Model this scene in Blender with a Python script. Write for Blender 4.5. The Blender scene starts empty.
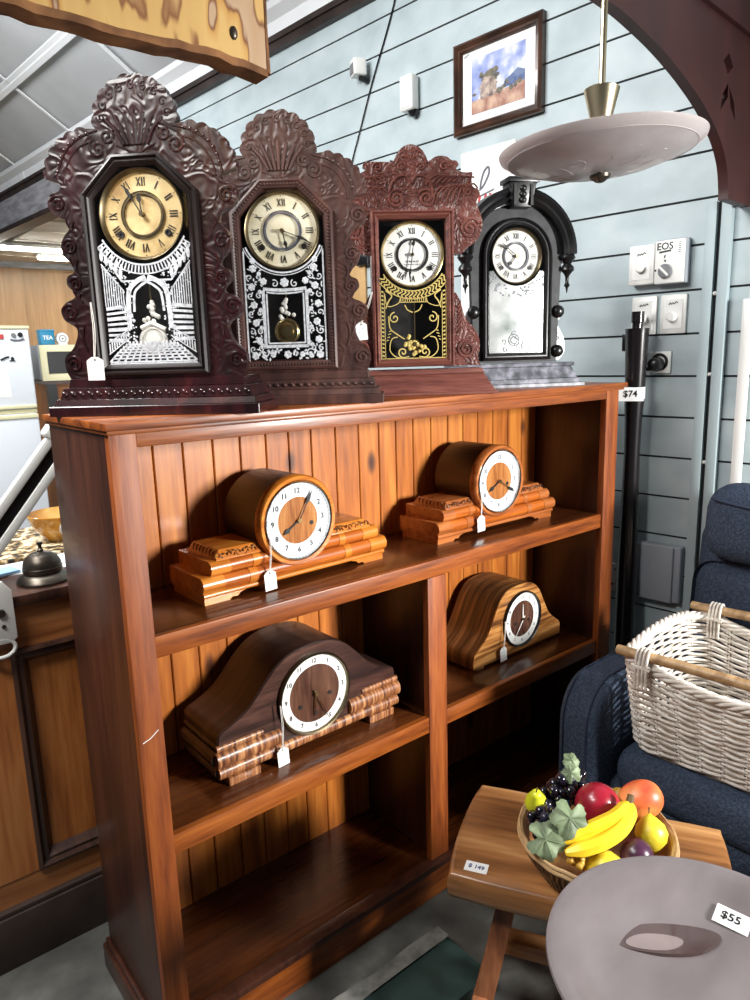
import bpy, bmesh, math, random
from mathutils import Vector, Matrix
random.seed(7)
PI = math.pi
COL = bpy.context.scene.collection

def R_(d): return math.radians(d)
def lin(c):
    def f(v):
        v /= 255.0
        return v/12.92 if v <= .04045 else ((v+.055)/1.055)**2.4
    return (f(c[0]), f(c[1]), f(c[2]), 1.0)

# ------------------------------------------------------------------ mesh builder
class MB:
    def __init__(self): self.bm = bmesh.new()
    def _xf(self, vs, M):
        if M is not None:
            for v in vs: v.co = M @ v.co
    def face(self, vs):
        try: return self.bm.faces.new(vs)
        except ValueError: return None
    def box(self, x0, x1, y0, y1, z0, z1, M=None):
        v = [self.bm.verts.new(p) for p in ((x0,y0,z0),(x1,y0,z0),(x1,y1,z0),(x0,y1,z0),(x0,y0,z1),(x1,y0,z1),(x1,y1,z1),(x0,y1,z1))]
        for f in ((3,2,1,0),(4,5,6,7),(0,1,5,4),(1,2,6,5),(2,3,7,6),(3,0,4,7)): self.face([v[i] for i in f])
        self._xf(v, M); return self
    def rbox(self, x0, x1, y0, y1, z0, z1, r, seg=4, M=None):
        b = bmesh.new()
        v = [b.verts.new(p) for p in ((x0,y0,z0),(x1,y0,z0),(x1,y1,z0),(x0,y1,z0),(x0,y0,z1),(x1,y0,z1),(x1,y1,z1),(x0,y1,z1))]
        for f in ((3,2,1,0),(4,5,6,7),(0,1,5,4),(1,2,6,5),(2,3,7,6),(3,0,4,7)): b.faces.new([v[i] for i in f])
        bmesh.ops.bevel(b, geom=b.edges[:], offset=r, segments=seg, profile=.5, affect='EDGES')
        self.merge(b, M); return self
    def merge(self, b, M=None):
        mp = {}
        for v in b.verts: mp[v] = self.bm.verts.new(v.co)
        for f in b.faces: self.face([mp[v] for v in f.verts])
        self._xf(list(mp.values()), M); b.free()
    def hull(self, bottom, top):                       # two equal-length loops joined, both capped
        a = [self.bm.verts.new(p) for p in bottom]; b = [self.bm.verts.new(p) for p in top]; n = len(a)
        self.face(a[::-1]); self.face(b)
        for i in range(n): self.face([a[i], a[(i+1)%n], b[(i+1)%n], b[i]])
        return self
    def prism(self, pts, y0, y1, M=None):              # XZ outline given depth along Y
        a = [self.bm.verts.new((p[0], y0, p[1])) for p in pts]; b = [self.bm.verts.new((p[0], y1, p[1])) for p in pts]; n = len(a)
        self.face(a); self.face(b[::-1])
        for i in range(n): self.face([a[(i+1)%n], a[i], b[i], b[(i+1)%n]])
        self._xf(a+b, M); return self
    def plate(self, outer, holes, y0, y1, M=None):     # outline with real holes, given depth along Y
        b = bmesh.new(); es = []
        for lp in [outer]+holes:
            vs = [b.verts.new((p[0], y0, p[1])) for p in lp]
            for i in range(len(vs)): es.append(b.edges.new((vs[i], vs[(i+1)%len(vs)])))
        bmesh.ops.triangle_fill(b, use_beauty=True, use_dissolve=False, edges=es)
        r = bmesh.ops.extrude_face_region(b, geom=b.faces[:])
        for v in [g for g in r['geom'] if isinstance(g, bmesh.types.BMVert)]: v.co.y = y1
        bmesh.ops.recalc_face_normals(b, faces=b.faces[:])
        self.merge(b, M); return self
    def loft(self, loops, closed=True, caps=False):
        L = [[self.bm.verts.new(p) for p in lp] for lp in loops]; n = len(L[0])
        for a, b in zip(L, L[1:]):
            for i in range(n if closed else n-1): self.face([a[i], a[(i+1)%n], b[(i+1)%n], b[i]])
        if caps: self.face(L[0][::-1]); self.face(L[-1])
        return self
    def tube(self, pts, r, n=8, closed=False, flat=None):
        P = [Vector(p) for p in pts]; m = len(P); up = None; rings = []
        for i, p in enumerate(P):
            t = (P[(i+1)%m]-P[i-1]) if closed else (P[min(i+1,m-1)]-P[max(i-1,0)])
            if t.length < 1e-9: t = Vector((0,0,1))
            t.normalize()
            if up is None:
                up = Vector((0,1,0)) if abs(t.y) < .9 else Vector((0,0,1))
            a = t.cross(up)
            if a.length < 1e-6: a = t.orthogonal()
            a.normalize(); b = a.cross(t); b.normalize(); up = b
            rr = r[i] if isinstance(r, (list, tuple)) else r
            f = 1 if flat is None else flat
            rings.append([self.bm.verts.new(p + a*(rr*math.cos(2*PI*k/n)) + b*(rr*f*math.sin(2*PI*k/n))) for k in range(n)])
        for i in range(m if closed else m-1):
            A, B = rings[i], rings[(i+1)%m]
            for k in range(n): self.face([A[k], A[(k+1)%n], B[(k+1)%n], B[k]])
        if not closed: self.face(rings[0][::-1]); self.face(rings[-1])
        return self
    def lathe(self, prof, n=32, M=None):               # (radius, height) about Z
        rings = []; allv = []
        for r, z in prof:
            if r < 1e-6: v = [self.bm.verts.new((0,0,z))]
            else: v = [self.bm.verts.new((r*math.cos(2*PI*k/n), r*math.sin(2*PI*k/n), z)) for k in range(n)]
            rings.append(v); allv += v
        for A, B in zip(rings, rings[1:]):
            for k in range(n):
                j = (k+1)%n
                if len(A) == 1 and len(B) == 1: continue
                if len(A) == 1: self.face([A[0], B[j], B[k]])
                elif len(B) == 1: self.face([A[k], A[j], B[0]])
                else: self.face([A[k], A[j], B[j], B[k]])
        if len(rings[0]) > 1: self.face(rings[0][::-1])
        if len(rings[-1]) > 1: self.face(rings[-1])
        self._xf(allv, M); return self
    def ball(self, c, r, seg=14, M=None):
        if not isinstance(r, (tuple, list)): r = (r, r, r)
        b = bmesh.new(); bmesh.ops.create_uvsphere(b, u_segments=seg, v_segments=max(6, seg*2//3), radius=1)
        for v in b.verts: v.co = Vector((v.co.x*r[0], v.co.y*r[1], v.co.z*r[2]))
        if M is not None:
            for v in b.verts: v.co = M @ v.co
        self.merge(b, Matrix.Translation(c)); return self
    def ring(self, c, r0, r1, y0, y1, n=48, th=(0, 2*PI)):   # annulus in XZ
        full = abs(th[1]-th[0]-2*PI) < 1e-6; m = n if full else n+1
        A = []
        for r, y in ((r0,y0),(r1,y0),(r1,y1),(r0,y1)):
            A.append([self.bm.verts.new((c[0]+r*math.sin(th[0]+(th[1]-th[0])*k/n), y, c[1]+r*math.cos(th[0]+(th[1]-th[0])*k/n))) for k in range(m)])
        for a in range(4):
            P, Q = A[a], A[(a+1)%4]
            for k in range(n if full else n): 
                j = (k+1)%m
                self.face([P[k], P[j], Q[j], Q[k]])
        if not full:
            for k in (0, m-1): self.face([A[q][k] for q in range(4)])
        return self
    def disc(self, c, r, y0, y1, n=48): return self.prism([(c[0]+r*math.cos(2*PI*k/n), c[1]+r*math.sin(2*PI*k/n)) for k in range(n)], y0, y1)
    def seg(self, p, q, w, y0, y1, w2=None):            # flat bar in XZ
        p = Vector(p); q = Vector(q); d = (q-p); d.normalize(); nrm = Vector((-d.y, d.x)); w2 = w if w2 is None else w2
        return self.prism([p+nrm*w/2, p-nrm*w/2, q-nrm*w2/2, q+nrm*w2/2], y0, y1)
    def strip(self, pts, w, y0, y1):
        P = [Vector(p) for p in pts]; L = []; Rr = []
        for i, p in enumerate(P):
            t = P[min(i+1, len(P)-1)]-P[max(i-1, 0)]
            if t.length < 1e-9: t = Vector((1,0))
            t.normalize(); nn = Vector((-t.y, t.x))
            ww = (w[i] if isinstance(w, list) else w)/2
            L.append(p+nn*ww); Rr.append(p-nn*ww)
        A = [[self.bm.verts.new((p.x, y, p.y)) for p in lp] for y in (y0, y1) for lp in (L, Rr)]
        for i in range(len(P)-1):
            self.face([A[0][i], A[1][i], A[1][i+1], A[0][i+1]]); self.face([A[2][i], A[2][i+1], A[3][i+1], A[3][i]])
            self.face([A[0][i], A[0][i+1], A[2][i+1], A[2][i]]); self.face([A[1][i], A[3][i], A[3][i+1], A[1][i+1]])
        return self
    def text(self, s, size, M, depth=.0006):
        cu = bpy.data.curves.new('lettering', 'FONT'); cu.body = s; cu.size = size; cu.extrude = depth/2; cu.offset = size*.018
        cu.align_x = 'CENTER'; cu.align_y = 'CENTER'; cu.resolution_u = 3
        o = bpy.data.objects.new('lettering', cu); COL.objects.link(o)
        dg = bpy.context.evaluated_depsgraph_get(); me = bpy.data.meshes.new_from_object(o.evaluated_get(dg))
        b = bmesh.new(); b.from_mesh(me); self.merge(b, M)
        bpy.data.objects.remove(o); bpy.data.curves.remove(cu); bpy.data.meshes.remove(me)
        return self
    def build(self, name, mat, parent=None, bevel=0, seg=2, angle=35, fix=True):
        bm = self.bm
        if bevel:
            bm.normal_update()
            es = [e for e in bm.edges if len(e.link_faces) == 2 and e.calc_face_angle(0) > R_(30)]
            bmesh.ops.bevel(bm, geom=es, offset=bevel, segments=seg, profile=.6, affect='EDGES', clamp_overlap=True)
        if fix: bmesh.ops.recalc_face_normals(bm, faces=bm.faces[:])
        me = bpy.data.meshes.new(name)
        for f in bm.faces: f.smooth = True
        bm.to_mesh(me); bm.free()
        me.set_sharp_from_angle(angle=R_(angle))
        if mat is not None: me.materials.append(mat)
        o = bpy.data.objects.new(name, me); COL.objects.link(o)
        if parent is not None: o.parent = parent
        return o

def FR(x, z, y=0, ang=0):     # text frame on a face looking toward -Y
    return Matrix.Translation((x, y, z)) @ Matrix.Rotation(ang, 4, 'Y') @ Matrix.Rotation(PI/2, 4, 'X')
def tag(o, label, cat, group=None, kind=None):
    o['label'] = label; o['category'] = cat
    if group: o['group'] = group
    if kind: o['kind'] = kind
    return o
def thing(name, label, cat, loc=(0,0,0), rz=0, group=None):
    o = bpy.data.objects.new(name, None); COL.objects.link(o); o.empty_display_size = .05
    o.location = loc; o.rotation_euler = (0, 0, rz); return tag(o, label, cat, group)
def structure(o, label=None):
    o['kind'] = 'structure'
    if label: o['label'] = label
    return o
def catmull(P, k=6, closed=False):
    P = [Vector(p) for p in P]; n = len(P); out = []
    for i in range(n if closed else n-1):
        a = P[(i-1)%n] if closed or i > 0 else P[i]; b = P[i]; c = P[(i+1)%n]; d = P[(i+2)%n] if closed or i < n-2 else P[i+1]
        for j in range(k):
            t = j/k
            out.append(.5*((2*b)+(c-a)*t+(2*a-5*b+4*c-d)*t*t+(3*b-a-3*c+d)*t**3))
    if not closed: out.append(P[-1])
    return out
def inset(poly, d):
    P = [Vector(p) for p in poly]; n = len(P); area = sum(P[i].x*P[(i+1)%n].y-P[(i+1)%n].x*P[i].y for i in range(n)); s = 1 if area > 0 else -1
    out = []
    for i in range(n):
        e1 = (P[i]-P[i-1]).normalized(); e2 = (P[(i+1)%n]-P[i]).normalized()
        n1 = Vector((-e1.y, e1.x))*s; n2 = Vector((-e2.y, e2.x))*s
        b = n1+n2; out.append(P[i]+b*(d/max(.2, b.dot(n1)))) 
    return out
def moulding(mb, poly, steps):
    mb.loft([[(p.x, y, p.y) for p in inset(poly, d)] for d, y in steps]); return mb
def spiral(cx, cz, r, turns, a0, sgn=1, n=26, rmin=.12):
    return [(cx+r*(1-(1-rmin)*i/n)*math.cos(a0+sgn*2*PI*turns*i/n), cz+r*(1-(1-rmin)*i/n)*math.sin(a0+sgn*2*PI*turns*i/n)) for i in range(n+1)]

# ------------------------------------------------------------------ materials
def nm(name):
    m = bpy.data.materials.new(name); m.use_nodes = True; nt = m.node_tree; b = nt.nodes['Principled BSDF']; return m, nt, b
def N(nt, t, **kw):
    n = nt.nodes.new(t)
    for k, v in kw.items(): setattr(n, k, v)
    return n
def ramp(nt, stops):
    r = N(nt, 'ShaderNodeValToRGB'); e = r.color_ramp.elements
    while len(e) < len(stops): e.new(.5)
    for i, (p, c) in enumerate(stops): e[i].position = p; e[i].color = lin(c)
    return r
def carved(name, stops, rough, coat, scale, strength):
    m = mottled(name, stops, 10, rough, coat=coat, stretch=(3,3,.7)); nt = m.node_tree; b = nt.nodes['Principled BSDF']; L = nt.links
    tc = N(nt, 'ShaderNodeTexCoord'); nz = N(nt, 'ShaderNodeTexNoise'); nz.inputs['Scale'].default_value = scale*.55; nz.inputs['Detail'].default_value = 1
    mx = N(nt, 'ShaderNodeMix'); mx.data_type = 'RGBA'; mx.inputs[0].default_value = .22
    L.new(tc.outputs['Object'], nz.inputs['Vector']); L.new(tc.outputs['Object'], mx.inputs[6]); L.new(nz.outputs['Color'], mx.inputs[7])
    vo = N(nt, 'ShaderNodeTexVoronoi'); vo.feature = 'SMOOTH_F1'; vo.inputs['Scale'].default_value = scale; vo.inputs['Smoothness'].default_value = .4; L.new(mx.outputs[2], vo.inputs['Vector'])
    mu = N(nt, 'ShaderNodeMath', operation='MULTIPLY'); mu.inputs[1].default_value = 13; L.new(vo.outputs['Distance'], mu.inputs[0])
    sn = N(nt, 'ShaderNodeMath', operation='SINE'); L.new(mu.outputs[0], sn.inputs[0])
    bp = N(nt, 'ShaderNodeBump'); bp.inputs['Strength'].default_value = strength; bp.inputs['Distance'].default_value = .003; L.new(sn.outputs[0], bp.inputs['Height']); L.new(bp.outputs['Normal'], b.inputs['Normal'])
    return m
def plain(name, c, rough=.5, metal=0, spec=.5, coat=0, emit=0):
    m, nt, b = nm(name); b.inputs['Base Color'].default_value = lin(c); b.inputs['Roughness'].default_value = rough
    b.inputs['Metallic'].default_value = metal; b.inputs['Specular IOR Level'].default_value = spec; b.inputs['Coat Weight'].default_value = coat
    if emit: b.inputs['Emission Color'].default_value = lin(c); b.inputs['Emission Strength'].default_value = emit
    return m
def mottled(name, stops, scale=20, rough=.6, metal=0, bump=0, detail=5, stretch=(1,1,1), spec=.5, coat=0):
    m, nt, b = nm(name)
    tc = N(nt, 'ShaderNodeTexCoord'); mp = N(nt, 'ShaderNodeMapping'); mp.inputs['Scale'].default_value = stretch
    nz = N(nt, 'ShaderNodeTexNoise'); nz.inputs['Scale'].default_value = scale; nz.inputs['Detail'].default_value = detail
    r = ramp(nt, stops); L = nt.links
    L.new(tc.outputs['Object'], mp.inputs['Vector']); L.new(mp.outputs['Vector'], nz.inputs['Vector']); L.new(nz.outputs['Fac'], r.inputs['Fac']); L.new(r.outputs['Color'], b.inputs['Base Color'])
    b.inputs['Roughness'].default_value = rough; b.inputs['Metallic'].default_value = metal; b.inputs['Specular IOR Level'].default_value = spec; b.inputs['Coat Weight'].default_value = coat
    if bump:
        bp = N(nt, 'ShaderNodeBump'); bp.inputs['Strength'].default_value = bump; bp.inputs['Distance'].default_value = .01
        L.new(nz.outputs['Fac'], bp.inputs['Height']); L.new(bp.outputs['Normal'], b.inputs['Normal'])
    return m
def wood(name, dark, mid, light, axis='X', scale=1.0, rough=.35, coat=.3, knots=False, bands=.5, spec=.5):
    m, nt, b = nm(name); L = nt.links
    tc = N(nt, 'ShaderNodeTexCoord'); mp = N(nt, 'ShaderNodeMapping')
    s = {'XZ': (1.2, 16, 1.2), 'X': (1.2, 14, 14), 'Y': (14, 1.2, 14), 'Z': (14, 14, 1.2)}[axis]; mp.inputs['Scale'].default_value = tuple(v*scale for v in s)
    L.new(tc.outputs['Object'], mp.inputs['Vector'])
    n1 = N(nt, 'ShaderNodeTexNoise'); n1.inputs['Scale'].default_value = 1.6; n1.inputs['Detail'].default_value = 6; n1.inputs['Distortion'].default_value = .6
    n2 = N(nt, 'ShaderNodeTexNoise'); n2.inputs['Scale'].default_value = 9; n2.inputs['Detail'].default_value = 3
    L.new(mp.outputs['Vector'], n1.inputs['Vector']); L.new(mp.outputs['Vector'], n2.inputs['Vector'])
    mx = N(nt, 'ShaderNodeMix'); mx.data_type = 'FLOAT'; mx.inputs[0].default_value = bands*.7
    L.new(n1.outputs['Fac'], mx.inputs[2]); L.new(n2.outputs['Fac'], mx.inputs[3])
    r = ramp(nt, [(.34, dark), (.5, mid), (.68, light)]); L.new(mx.outputs[0], r.inputs['Fac']); out = r.outputs['Color']
    if knots:
        m2 = N(nt, 'ShaderNodeMapping'); m2.inputs['Scale'].default_value = (9, 0, 4.2) if axis == 'Z' else (3.5, 9, 0)
        L.new(tc.outputs['Object'], m2.inputs['Vector'])
        vo = N(nt, 'ShaderNodeTexVoronoi'); vo.inputs['Scale'].default_value = 1.0; vo.inputs['Randomness'].default_value = 1.0
        L.new(m2.outputs['Vector'], vo.inputs['Vector'])
        kr = ramp(nt, [(0, (255,255,255)), (.07, (235,235,235)), (.16, (0,0,0))]); L.new(vo.outputs['Distance'], kr.inputs['Fac'])
        km = N(nt, 'ShaderNodeMix'); km.data_type = 'RGBA'; L.new(kr.outputs['Color'], km.inputs[0]); L.new(out, km.inputs[6]); km.inputs[7].default_value = lin((58, 22, 10))
        out = km.outputs[2]
    L.new(out, b.inputs['Base Color'])
    b.inputs['Roughness'].default_value = rough; b.inputs['Coat Weight'].default_value = coat; b.inputs['Coat Roughness'].default_value = .15; b.inputs['Specular IOR Level'].default_value = spec
    bp = N(nt, 'ShaderNodeBump'); bp.inputs['Strength'].default_value = .12; bp.inputs['Distance'].default_value = .004; L.new(n2.outputs['Fac'], bp.inputs['Height']); L.new(bp.outputs['Normal'], b.inputs['Normal'])
    return m
def pane(name, tint=(255,255,255), rough=.02, refl=1.0):
    m = bpy.data.materials.new(name); m.use_nodes = True; nt = m.node_tree; nt.nodes.clear()
    o = N(nt, 'ShaderNodeOutputMaterial'); tr = N(nt, 'ShaderNodeBsdfTransparent'); gl = N(nt, 'ShaderNodeBsdfGlossy'); mx = N(nt, 'ShaderNodeMixShader'); fr = N(nt, 'ShaderNodeLayerWeight'); pw = N(nt, 'ShaderNodeMath', operation='POWER'); ma = N(nt, 'ShaderNodeMath', operation='MULTIPLY_ADD')
    tr.inputs['Color'].default_value = lin(tint); gl.inputs['Roughness'].default_value = rough; fr.inputs['Blend'].default_value = .5; pw.inputs[1].default_value = 4; ma.inputs[1].default_value = .5*refl; ma.inputs[2].default_value = .03*refl; nt.links.new(fr.outputs['Facing'], pw.inputs[0]); nt.links.new(pw.outputs[0], ma.inputs[0])
    nt.links.new(ma.outputs[0], mx.inputs[0]); nt.links.new(tr.outputs[0], mx.inputs[1]); nt.links.new(gl.outputs[0], mx.inputs[2]); nt.links.new(mx.outputs[0], o.inputs['Surface'])
    return m

M = {}
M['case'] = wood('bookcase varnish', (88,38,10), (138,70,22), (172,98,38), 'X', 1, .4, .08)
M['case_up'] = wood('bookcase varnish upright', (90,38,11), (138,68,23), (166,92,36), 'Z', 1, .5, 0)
M['case_side_shaded'] = wood('bookcase side varnish', (44,22,15), (64,34,23), (84,47,32), 'Z', .8, .36, .12)  # darker copy of the varnish, shade of the unlit sides put into the colour
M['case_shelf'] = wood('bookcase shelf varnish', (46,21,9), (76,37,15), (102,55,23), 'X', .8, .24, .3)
M['case_board'] = wood('knotty pine boards', (126,64,20), (172,97,34), (202,128,51), 'Z', .7, .4, .25, knots=True)
M['groove'] = plain('groove shade brown', (70,34,16), .6)
M['rosewood'] = mottled('dark red walnut carving', [(.35,(26,11,13)),(.6,(48,18,21)),(.8,(74,28,30))], 9, .24, coat=.4, stretch=(3,3,.7))
M['rosewood_carved'] = carved('dark red carved board', [(.35,(26,11,13)),(.6,(46,18,21)),(.8,(70,27,29))], .34, .2, 26, .2)
M['walnut_carved'] = carved('brown carved board', [(.35,(50,30,28)),(.6,(72,46,41)),(.8,(94,62,53))], .42, .1, 26, .22)
M['oak_carved'] = carved('reddish pressed carving', [(.35,(74,38,34)),(.6,(104,58,50)),(.8,(130,80,70))], .46, .05, 34, .42)
M['walnut'] = mottled('brown walnut carving', [(.35,(52,32,30)),(.6,(78,50,44)),(.8,(100,66,56))], 10, .46, coat=0, stretch=(3,3,.7))
M['oakred'] = wood('reddish pressed oak', (70,36,32), (106,60,52), (132,82,70), 'X', 2.0, .42, .15)
M['ebony'] = mottled('ebonised black', [(.4,(10,10,11)),(.7,(24,24,27))], 12, .34, coat=.1)
M['ebony_grey'] = mottled('marbled grey ebonised', [(.35,(56,58,66)),(.5,(96,98,108)),(.65,(140,140,152))], 40, .4)
M['black'] = plain('black interior', (14,12,12), .6)
M['brass'] = plain('aged brass', (186,166,118), .28, 1)
M['pale_brass'] = plain('pale satin brass', (206,192,160), .3, 1)
M['brass_dull'] = plain('dull bezel brass', (120,108,84), .35, 1)
M['silver'] = plain('polished chrome', (215,215,215), .12, 1)
M['pewter'] = mottled('worn bronze metal', [(.35,(58,52,46)),(.65,(106,98,88))], 14, .36, .8)
M['dial_cream'] = mottled('aged cream dial', [(.3,(186,150,92)),(.5,(226,200,142)),(.7,(240,222,170))], 22, .5)
M['dial_ivory'] = mottled('ivory dial', [(.3,(222,212,178)),(.6,(238,232,206))], 30, .5)
M['dial_white'] = plain('white dial', (240,240,236), .4)
M['dial_grey'] = mottled('soft white dial', [(.3,(214,212,206)),(.6,(234,233,228))], 30, .5)
M['dial_silver'] = plain('silvered chapter ring', (222,226,230), .3)
M['ink'] = plain('black ink', (22,20,20), .5)
M['ink_soft'] = plain('faded ink', (96,98,108), .5)
M['etch'] = mottled('frosted white etching', [(.3,(176,182,190)),(.6,(224,228,233))], 140, .7)
M['etch_grey'] = plain('frosted grey etching', (150,154,160), .7)
M['gilt'] = plain('gilt line work', (222,198,120), .4, .3)
M['glass'] = pane('door glass', refl=.9)
M['mirror'] = mottled('silvered reflecting glass', [(.3,(120,130,128)),(.48,(214,218,216)),(.6,(248,250,250))], 9, .12, .75)
M['amber_wood'] = wood('honey satinwood', (156,82,22), (196,116,38), (218,146,60), 'X', 1.3, .3, .25)
M['amber_mid'] = wood('honey veneer band', (124,58,16), (174,90,28), (198,114,42), 'X', 1.3, .3, .25)
M['drum_wood'] = wood('drum mahogany', (28,13,8), (48,22,12), (66,32,18), 'Y', 1.2, .4, .1)
M['tan_wood'] = wood('copper birch', (124,66,30), (168,96,48), (192,122,66), 'X', 1.3, .25, .5)
M['carved_band'] = mottled('carved honey scrolls', [(.38,(60,30,14)),(.55,(150,90,40)),(.7,(206,150,84))], 60, .45)
M['carved_dark'] = mottled('carved dark scrolls', [(.38,(46,26,18)),(.55,(112,68,44)),(.7,(176,124,88))], 60, .45)
M['dark_walnut'] = wood('figured dark walnut', (22,12,10), (48,28,23), (78,50,41), 'XZ', 1.8, .4, .1)
M['walnut_veneer'] = wood('figured walnut veneer', (30,17,15), (62,38,32), (96,64,54), 'X', 1.6, .32, .25)
M['burl_band'] = mottled('striped burl rib', [(.36,(84,44,26)),(.5,(150,94,56)),(.66,(196,142,94))], 20, .42, coat=.08, stretch=(7,.5,.5), detail=3)
M['zebrano'] = wood('striped zebrano', (84,48,24), (164,108,54), (206,154,92), 'X', 3.2, .34, .2, bands=.1)
M['zebrano_side'] = wood('striped zebrano side', (40,23,12), (92,58,31), (146,102,60), 'XZ', 3.0, .36, .2, bands=.1)
M['dial_wood'] = wood('dial centre veneer', (120,66,30), (172,108,56), (204,146,86), 'Z', 2, .25, .5)
M['dial_dark'] = wood('dial centre dark veneer', (52,30,24), (86,56,44), (112,78,62), 'Z', 2, .25, .5)
M['paper'] = plain('white card', (244,244,242), .6)
M['thread'] = plain('white thread', (226,222,216), .8)
M['pencil'] = plain('pencil marks', (168,170,176), .7)
M['teal'] = mottled('teal grey painted boards', [(.32,(164,178,182)),(.5,(178,192,196)),(.7,(192,204,207))], 5, .5, bump=.04, stretch=(1,1,1.5), detail=8)
M['teal_trim'] = plain('teal grey painted trim', (168,184,188), .5)
M['gap'] = plain('dark gap', (24,26,28), .8)
M['fascia'] = mottled('white fascia paint', [(.3,(222,224,226)),(.7,(238,240,242))], 4, .5)
M['ceil'] = mottled('grey white ceiling sheet', [(.3,(178,180,182)),(.7,(194,196,198))], 3, .6)
M['batten'] = plain('white ceiling batten', (226,228,230), .5)
M['darktrim'] = mottled('dark stained timber trim', [(.35,(34,26,24)),(.7,(58,46,42))], 10, .5)
M['beam_grey'] = mottled('grey painted beam', [(.35,(128,128,134)),(.65,(168,168,174))], 14, .5, stretch=(.4,.4,2))
M['ply'] = wood('plywood lining', (136,102,64), (162,124,82), (178,142,100), 'Z', .35, .5, .1)
M['ply_dark'] = wood('orange ply panel', (140,84,40), (176,112,58), (196,134,76), 'Z', .4, .5, .1)
M['low_ceil'] = mottled('cream slatted ceiling', [(.35,(226,218,204)),(.65,(244,238,226))], 2, .6, stretch=(.2,3,1))
M['tube_light'] = plain('lit fluorescent tube', (255,252,240), .5, emit=26)
M['concrete'] = mottled('worn dark concrete', [(.3,(58,58,55)),(.5,(82,82,78)),(.62,(102,102,97)),(.75,(136,136,128))], 7, .6, bump=.15, detail=9)
M['crack'] = mottled('dusty grey edge', [(.3,(76,78,74)),(.6,(122,122,116))], 30, .8)
M['green'] = mottled('dark green paint', [(.35,(26,44,42)),(.65,(48,70,66))], 12, .5)
M['brace'] = mottled('oxblood painted timber', [(.3,(46,20,19)),(.6,(66,30,27)),(.8,(78,38,34))], 8, .5, stretch=(1,1,.4))
M['white_plastic'] = plain('white plastic', (236,236,232), .35)
M['grey_plastic'] = plain('grey plastic', (160,166,174), .45)
M['lens'] = plain('grey sensor lens', (120,122,124), .3)
M['black_plastic'] = plain('black plastic', (18,18,20), .3)
M['pole_black'] = plain('satin black tube', (26,22,24), .25, .2, coat=.3)
M['frame_wood'] = mottled('dark brown picture frame', [(.35,(46,28,20)),(.7,(86,56,40))], 10, .3, coat=.3)
M['sky_print'] = mottled('printed sky', [(.35,(110,128,196)),(.5,(168,180,220)),(.62,(240,240,246))], 14, .5)
M['print_ground'] = mottled('printed ground', [(.35,(160,110,96)),(.6,(208,174,150))], 25, .5)
M['print_tree'] = mottled('printed foliage', [(.35,(62,66,70)),(.6,(132,122,98))], 60, .5)
M['print_house'] = mottled('printed house', [(.35,(110,92,92)),(.6,(206,186,170))], 50, .5)
M['print_hill'] = mottled('printed hills', [(.35,(70,90,140)),(.6,(110,128,164))], 40, .5)
M['navy'] = mottled('navy suede fabric', [(.3,(50,60,76)),(.5,(62,73,91)),(.7,(76,88,106))], 160, .9, bump=.5, detail=4, spec=.15)
M['navy_seam'] = plain('navy piping', (34,46,68), .8)
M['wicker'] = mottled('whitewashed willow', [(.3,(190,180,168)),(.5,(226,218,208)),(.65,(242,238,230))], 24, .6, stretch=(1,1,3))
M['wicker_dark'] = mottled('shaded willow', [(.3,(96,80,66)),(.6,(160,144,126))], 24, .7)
M['cane'] = mottled('tan cane pole', [(.35,(150,116,78)),(.6,(192,158,114))], 16, .45, stretch=(3,.5,3))
M['stool'] = wood('acacia slab', (84,50,26), (150,100,56), (202,154,100), 'X', .5, .35, .3, knots=True)
M['stool_leg'] = wood('acacia leg', (96,52,32), (142,86,54), (172,116,78), 'Z', .8, .4, .2)
M['bowl_cane'] = mottled('woven tan bowl', [(.35,(128,84,44)),(.6,(192,142,86))], 30, .5)
M['apple'] = mottled('crimson apple', [(.35,(128,16,34)),(.6,(168,30,52)),(.8,(196,72,70))], 9, .3, coat=.2)
M['mango'] = mottled('orange red mango', [(.35,(198,70,50)),(.5,(222,112,62)),(.68,(228,166,92))], 14, .4)
M['lemon'] = mottled('lemon yellow', [(.35,(206,186,40)),(.65,(236,218,70))], 40, .4, bump=.1)
M['pear'] = mottled('green yellow pear', [(.35,(190,196,30)),(.65,(222,220,60))], 14, .35)
M['banana'] = mottled('banana yellow', [(.3,(220,176,20)),(.6,(246,210,50))], 10, .4)
M['stalk'] = plain('brown stalk', (92,70,34), .7)
M['plum'] = mottled('purple plum', [(.35,(56,26,48)),(.65,(90,50,78))], 14, .3)
M['grape'] = plain('black grape', (18,16,28), .12, coat=.5)
M['grape_dusty'] = plain('blue black grape', (36,36,54), .25)
M['leaf'] = mottled('grey green fabric leaf', [(.35,(84,98,70)),(.6,(124,140,106)),(.8,(160,174,140))], 30, .6)
M['gold_berry'] = mottled('golden berries', [(.35,(150,110,30)),(.65,(206,166,60))], 40, .4)
M['dish'] = mottled('frosted mauve grey glass', [(.3,(106,98,99)),(.5,(119,111,112)),(.7,(132,124,125))], 5, .28, coat=.25, stretch=(1,2.5,1))
M['dish_reflection_dark'] = mottled('painted brown reflection', [(.35,(70,54,52)),(.65,(90,72,70))], 8, .08, coat=.6)  # dark part of the reflection in the dish, as colour
M['dish_reflection_pale'] = mottled('painted pale reflection', [(.35,(124,110,108)),(.65,(146,132,130))], 8, .15, coat=.4)  # paler part of the same reflection, as colour
M['fridge'] = plain('white enamel', (232,236,242), .3)
M['cream'] = plain('cream plastic', (238,230,188), .4)
M['tin'] = plain('blue tin', (40,132,170), .4)
M['alu'] = plain('white aluminium', (226,228,224), .4, 0)
M['amber_glass'] = mottled('amber glass', [(.3,(140,84,20)),(.5,(196,138,52)),(.7,(228,196,130))], 8, .12, coat=.5)
M['cloth_gold'] = mottled('black and gold patterned cloth', [(.4,(30,26,22)),(.5,(150,120,70)),(.62,(232,220,190))], 50, .7, detail=2)
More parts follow.
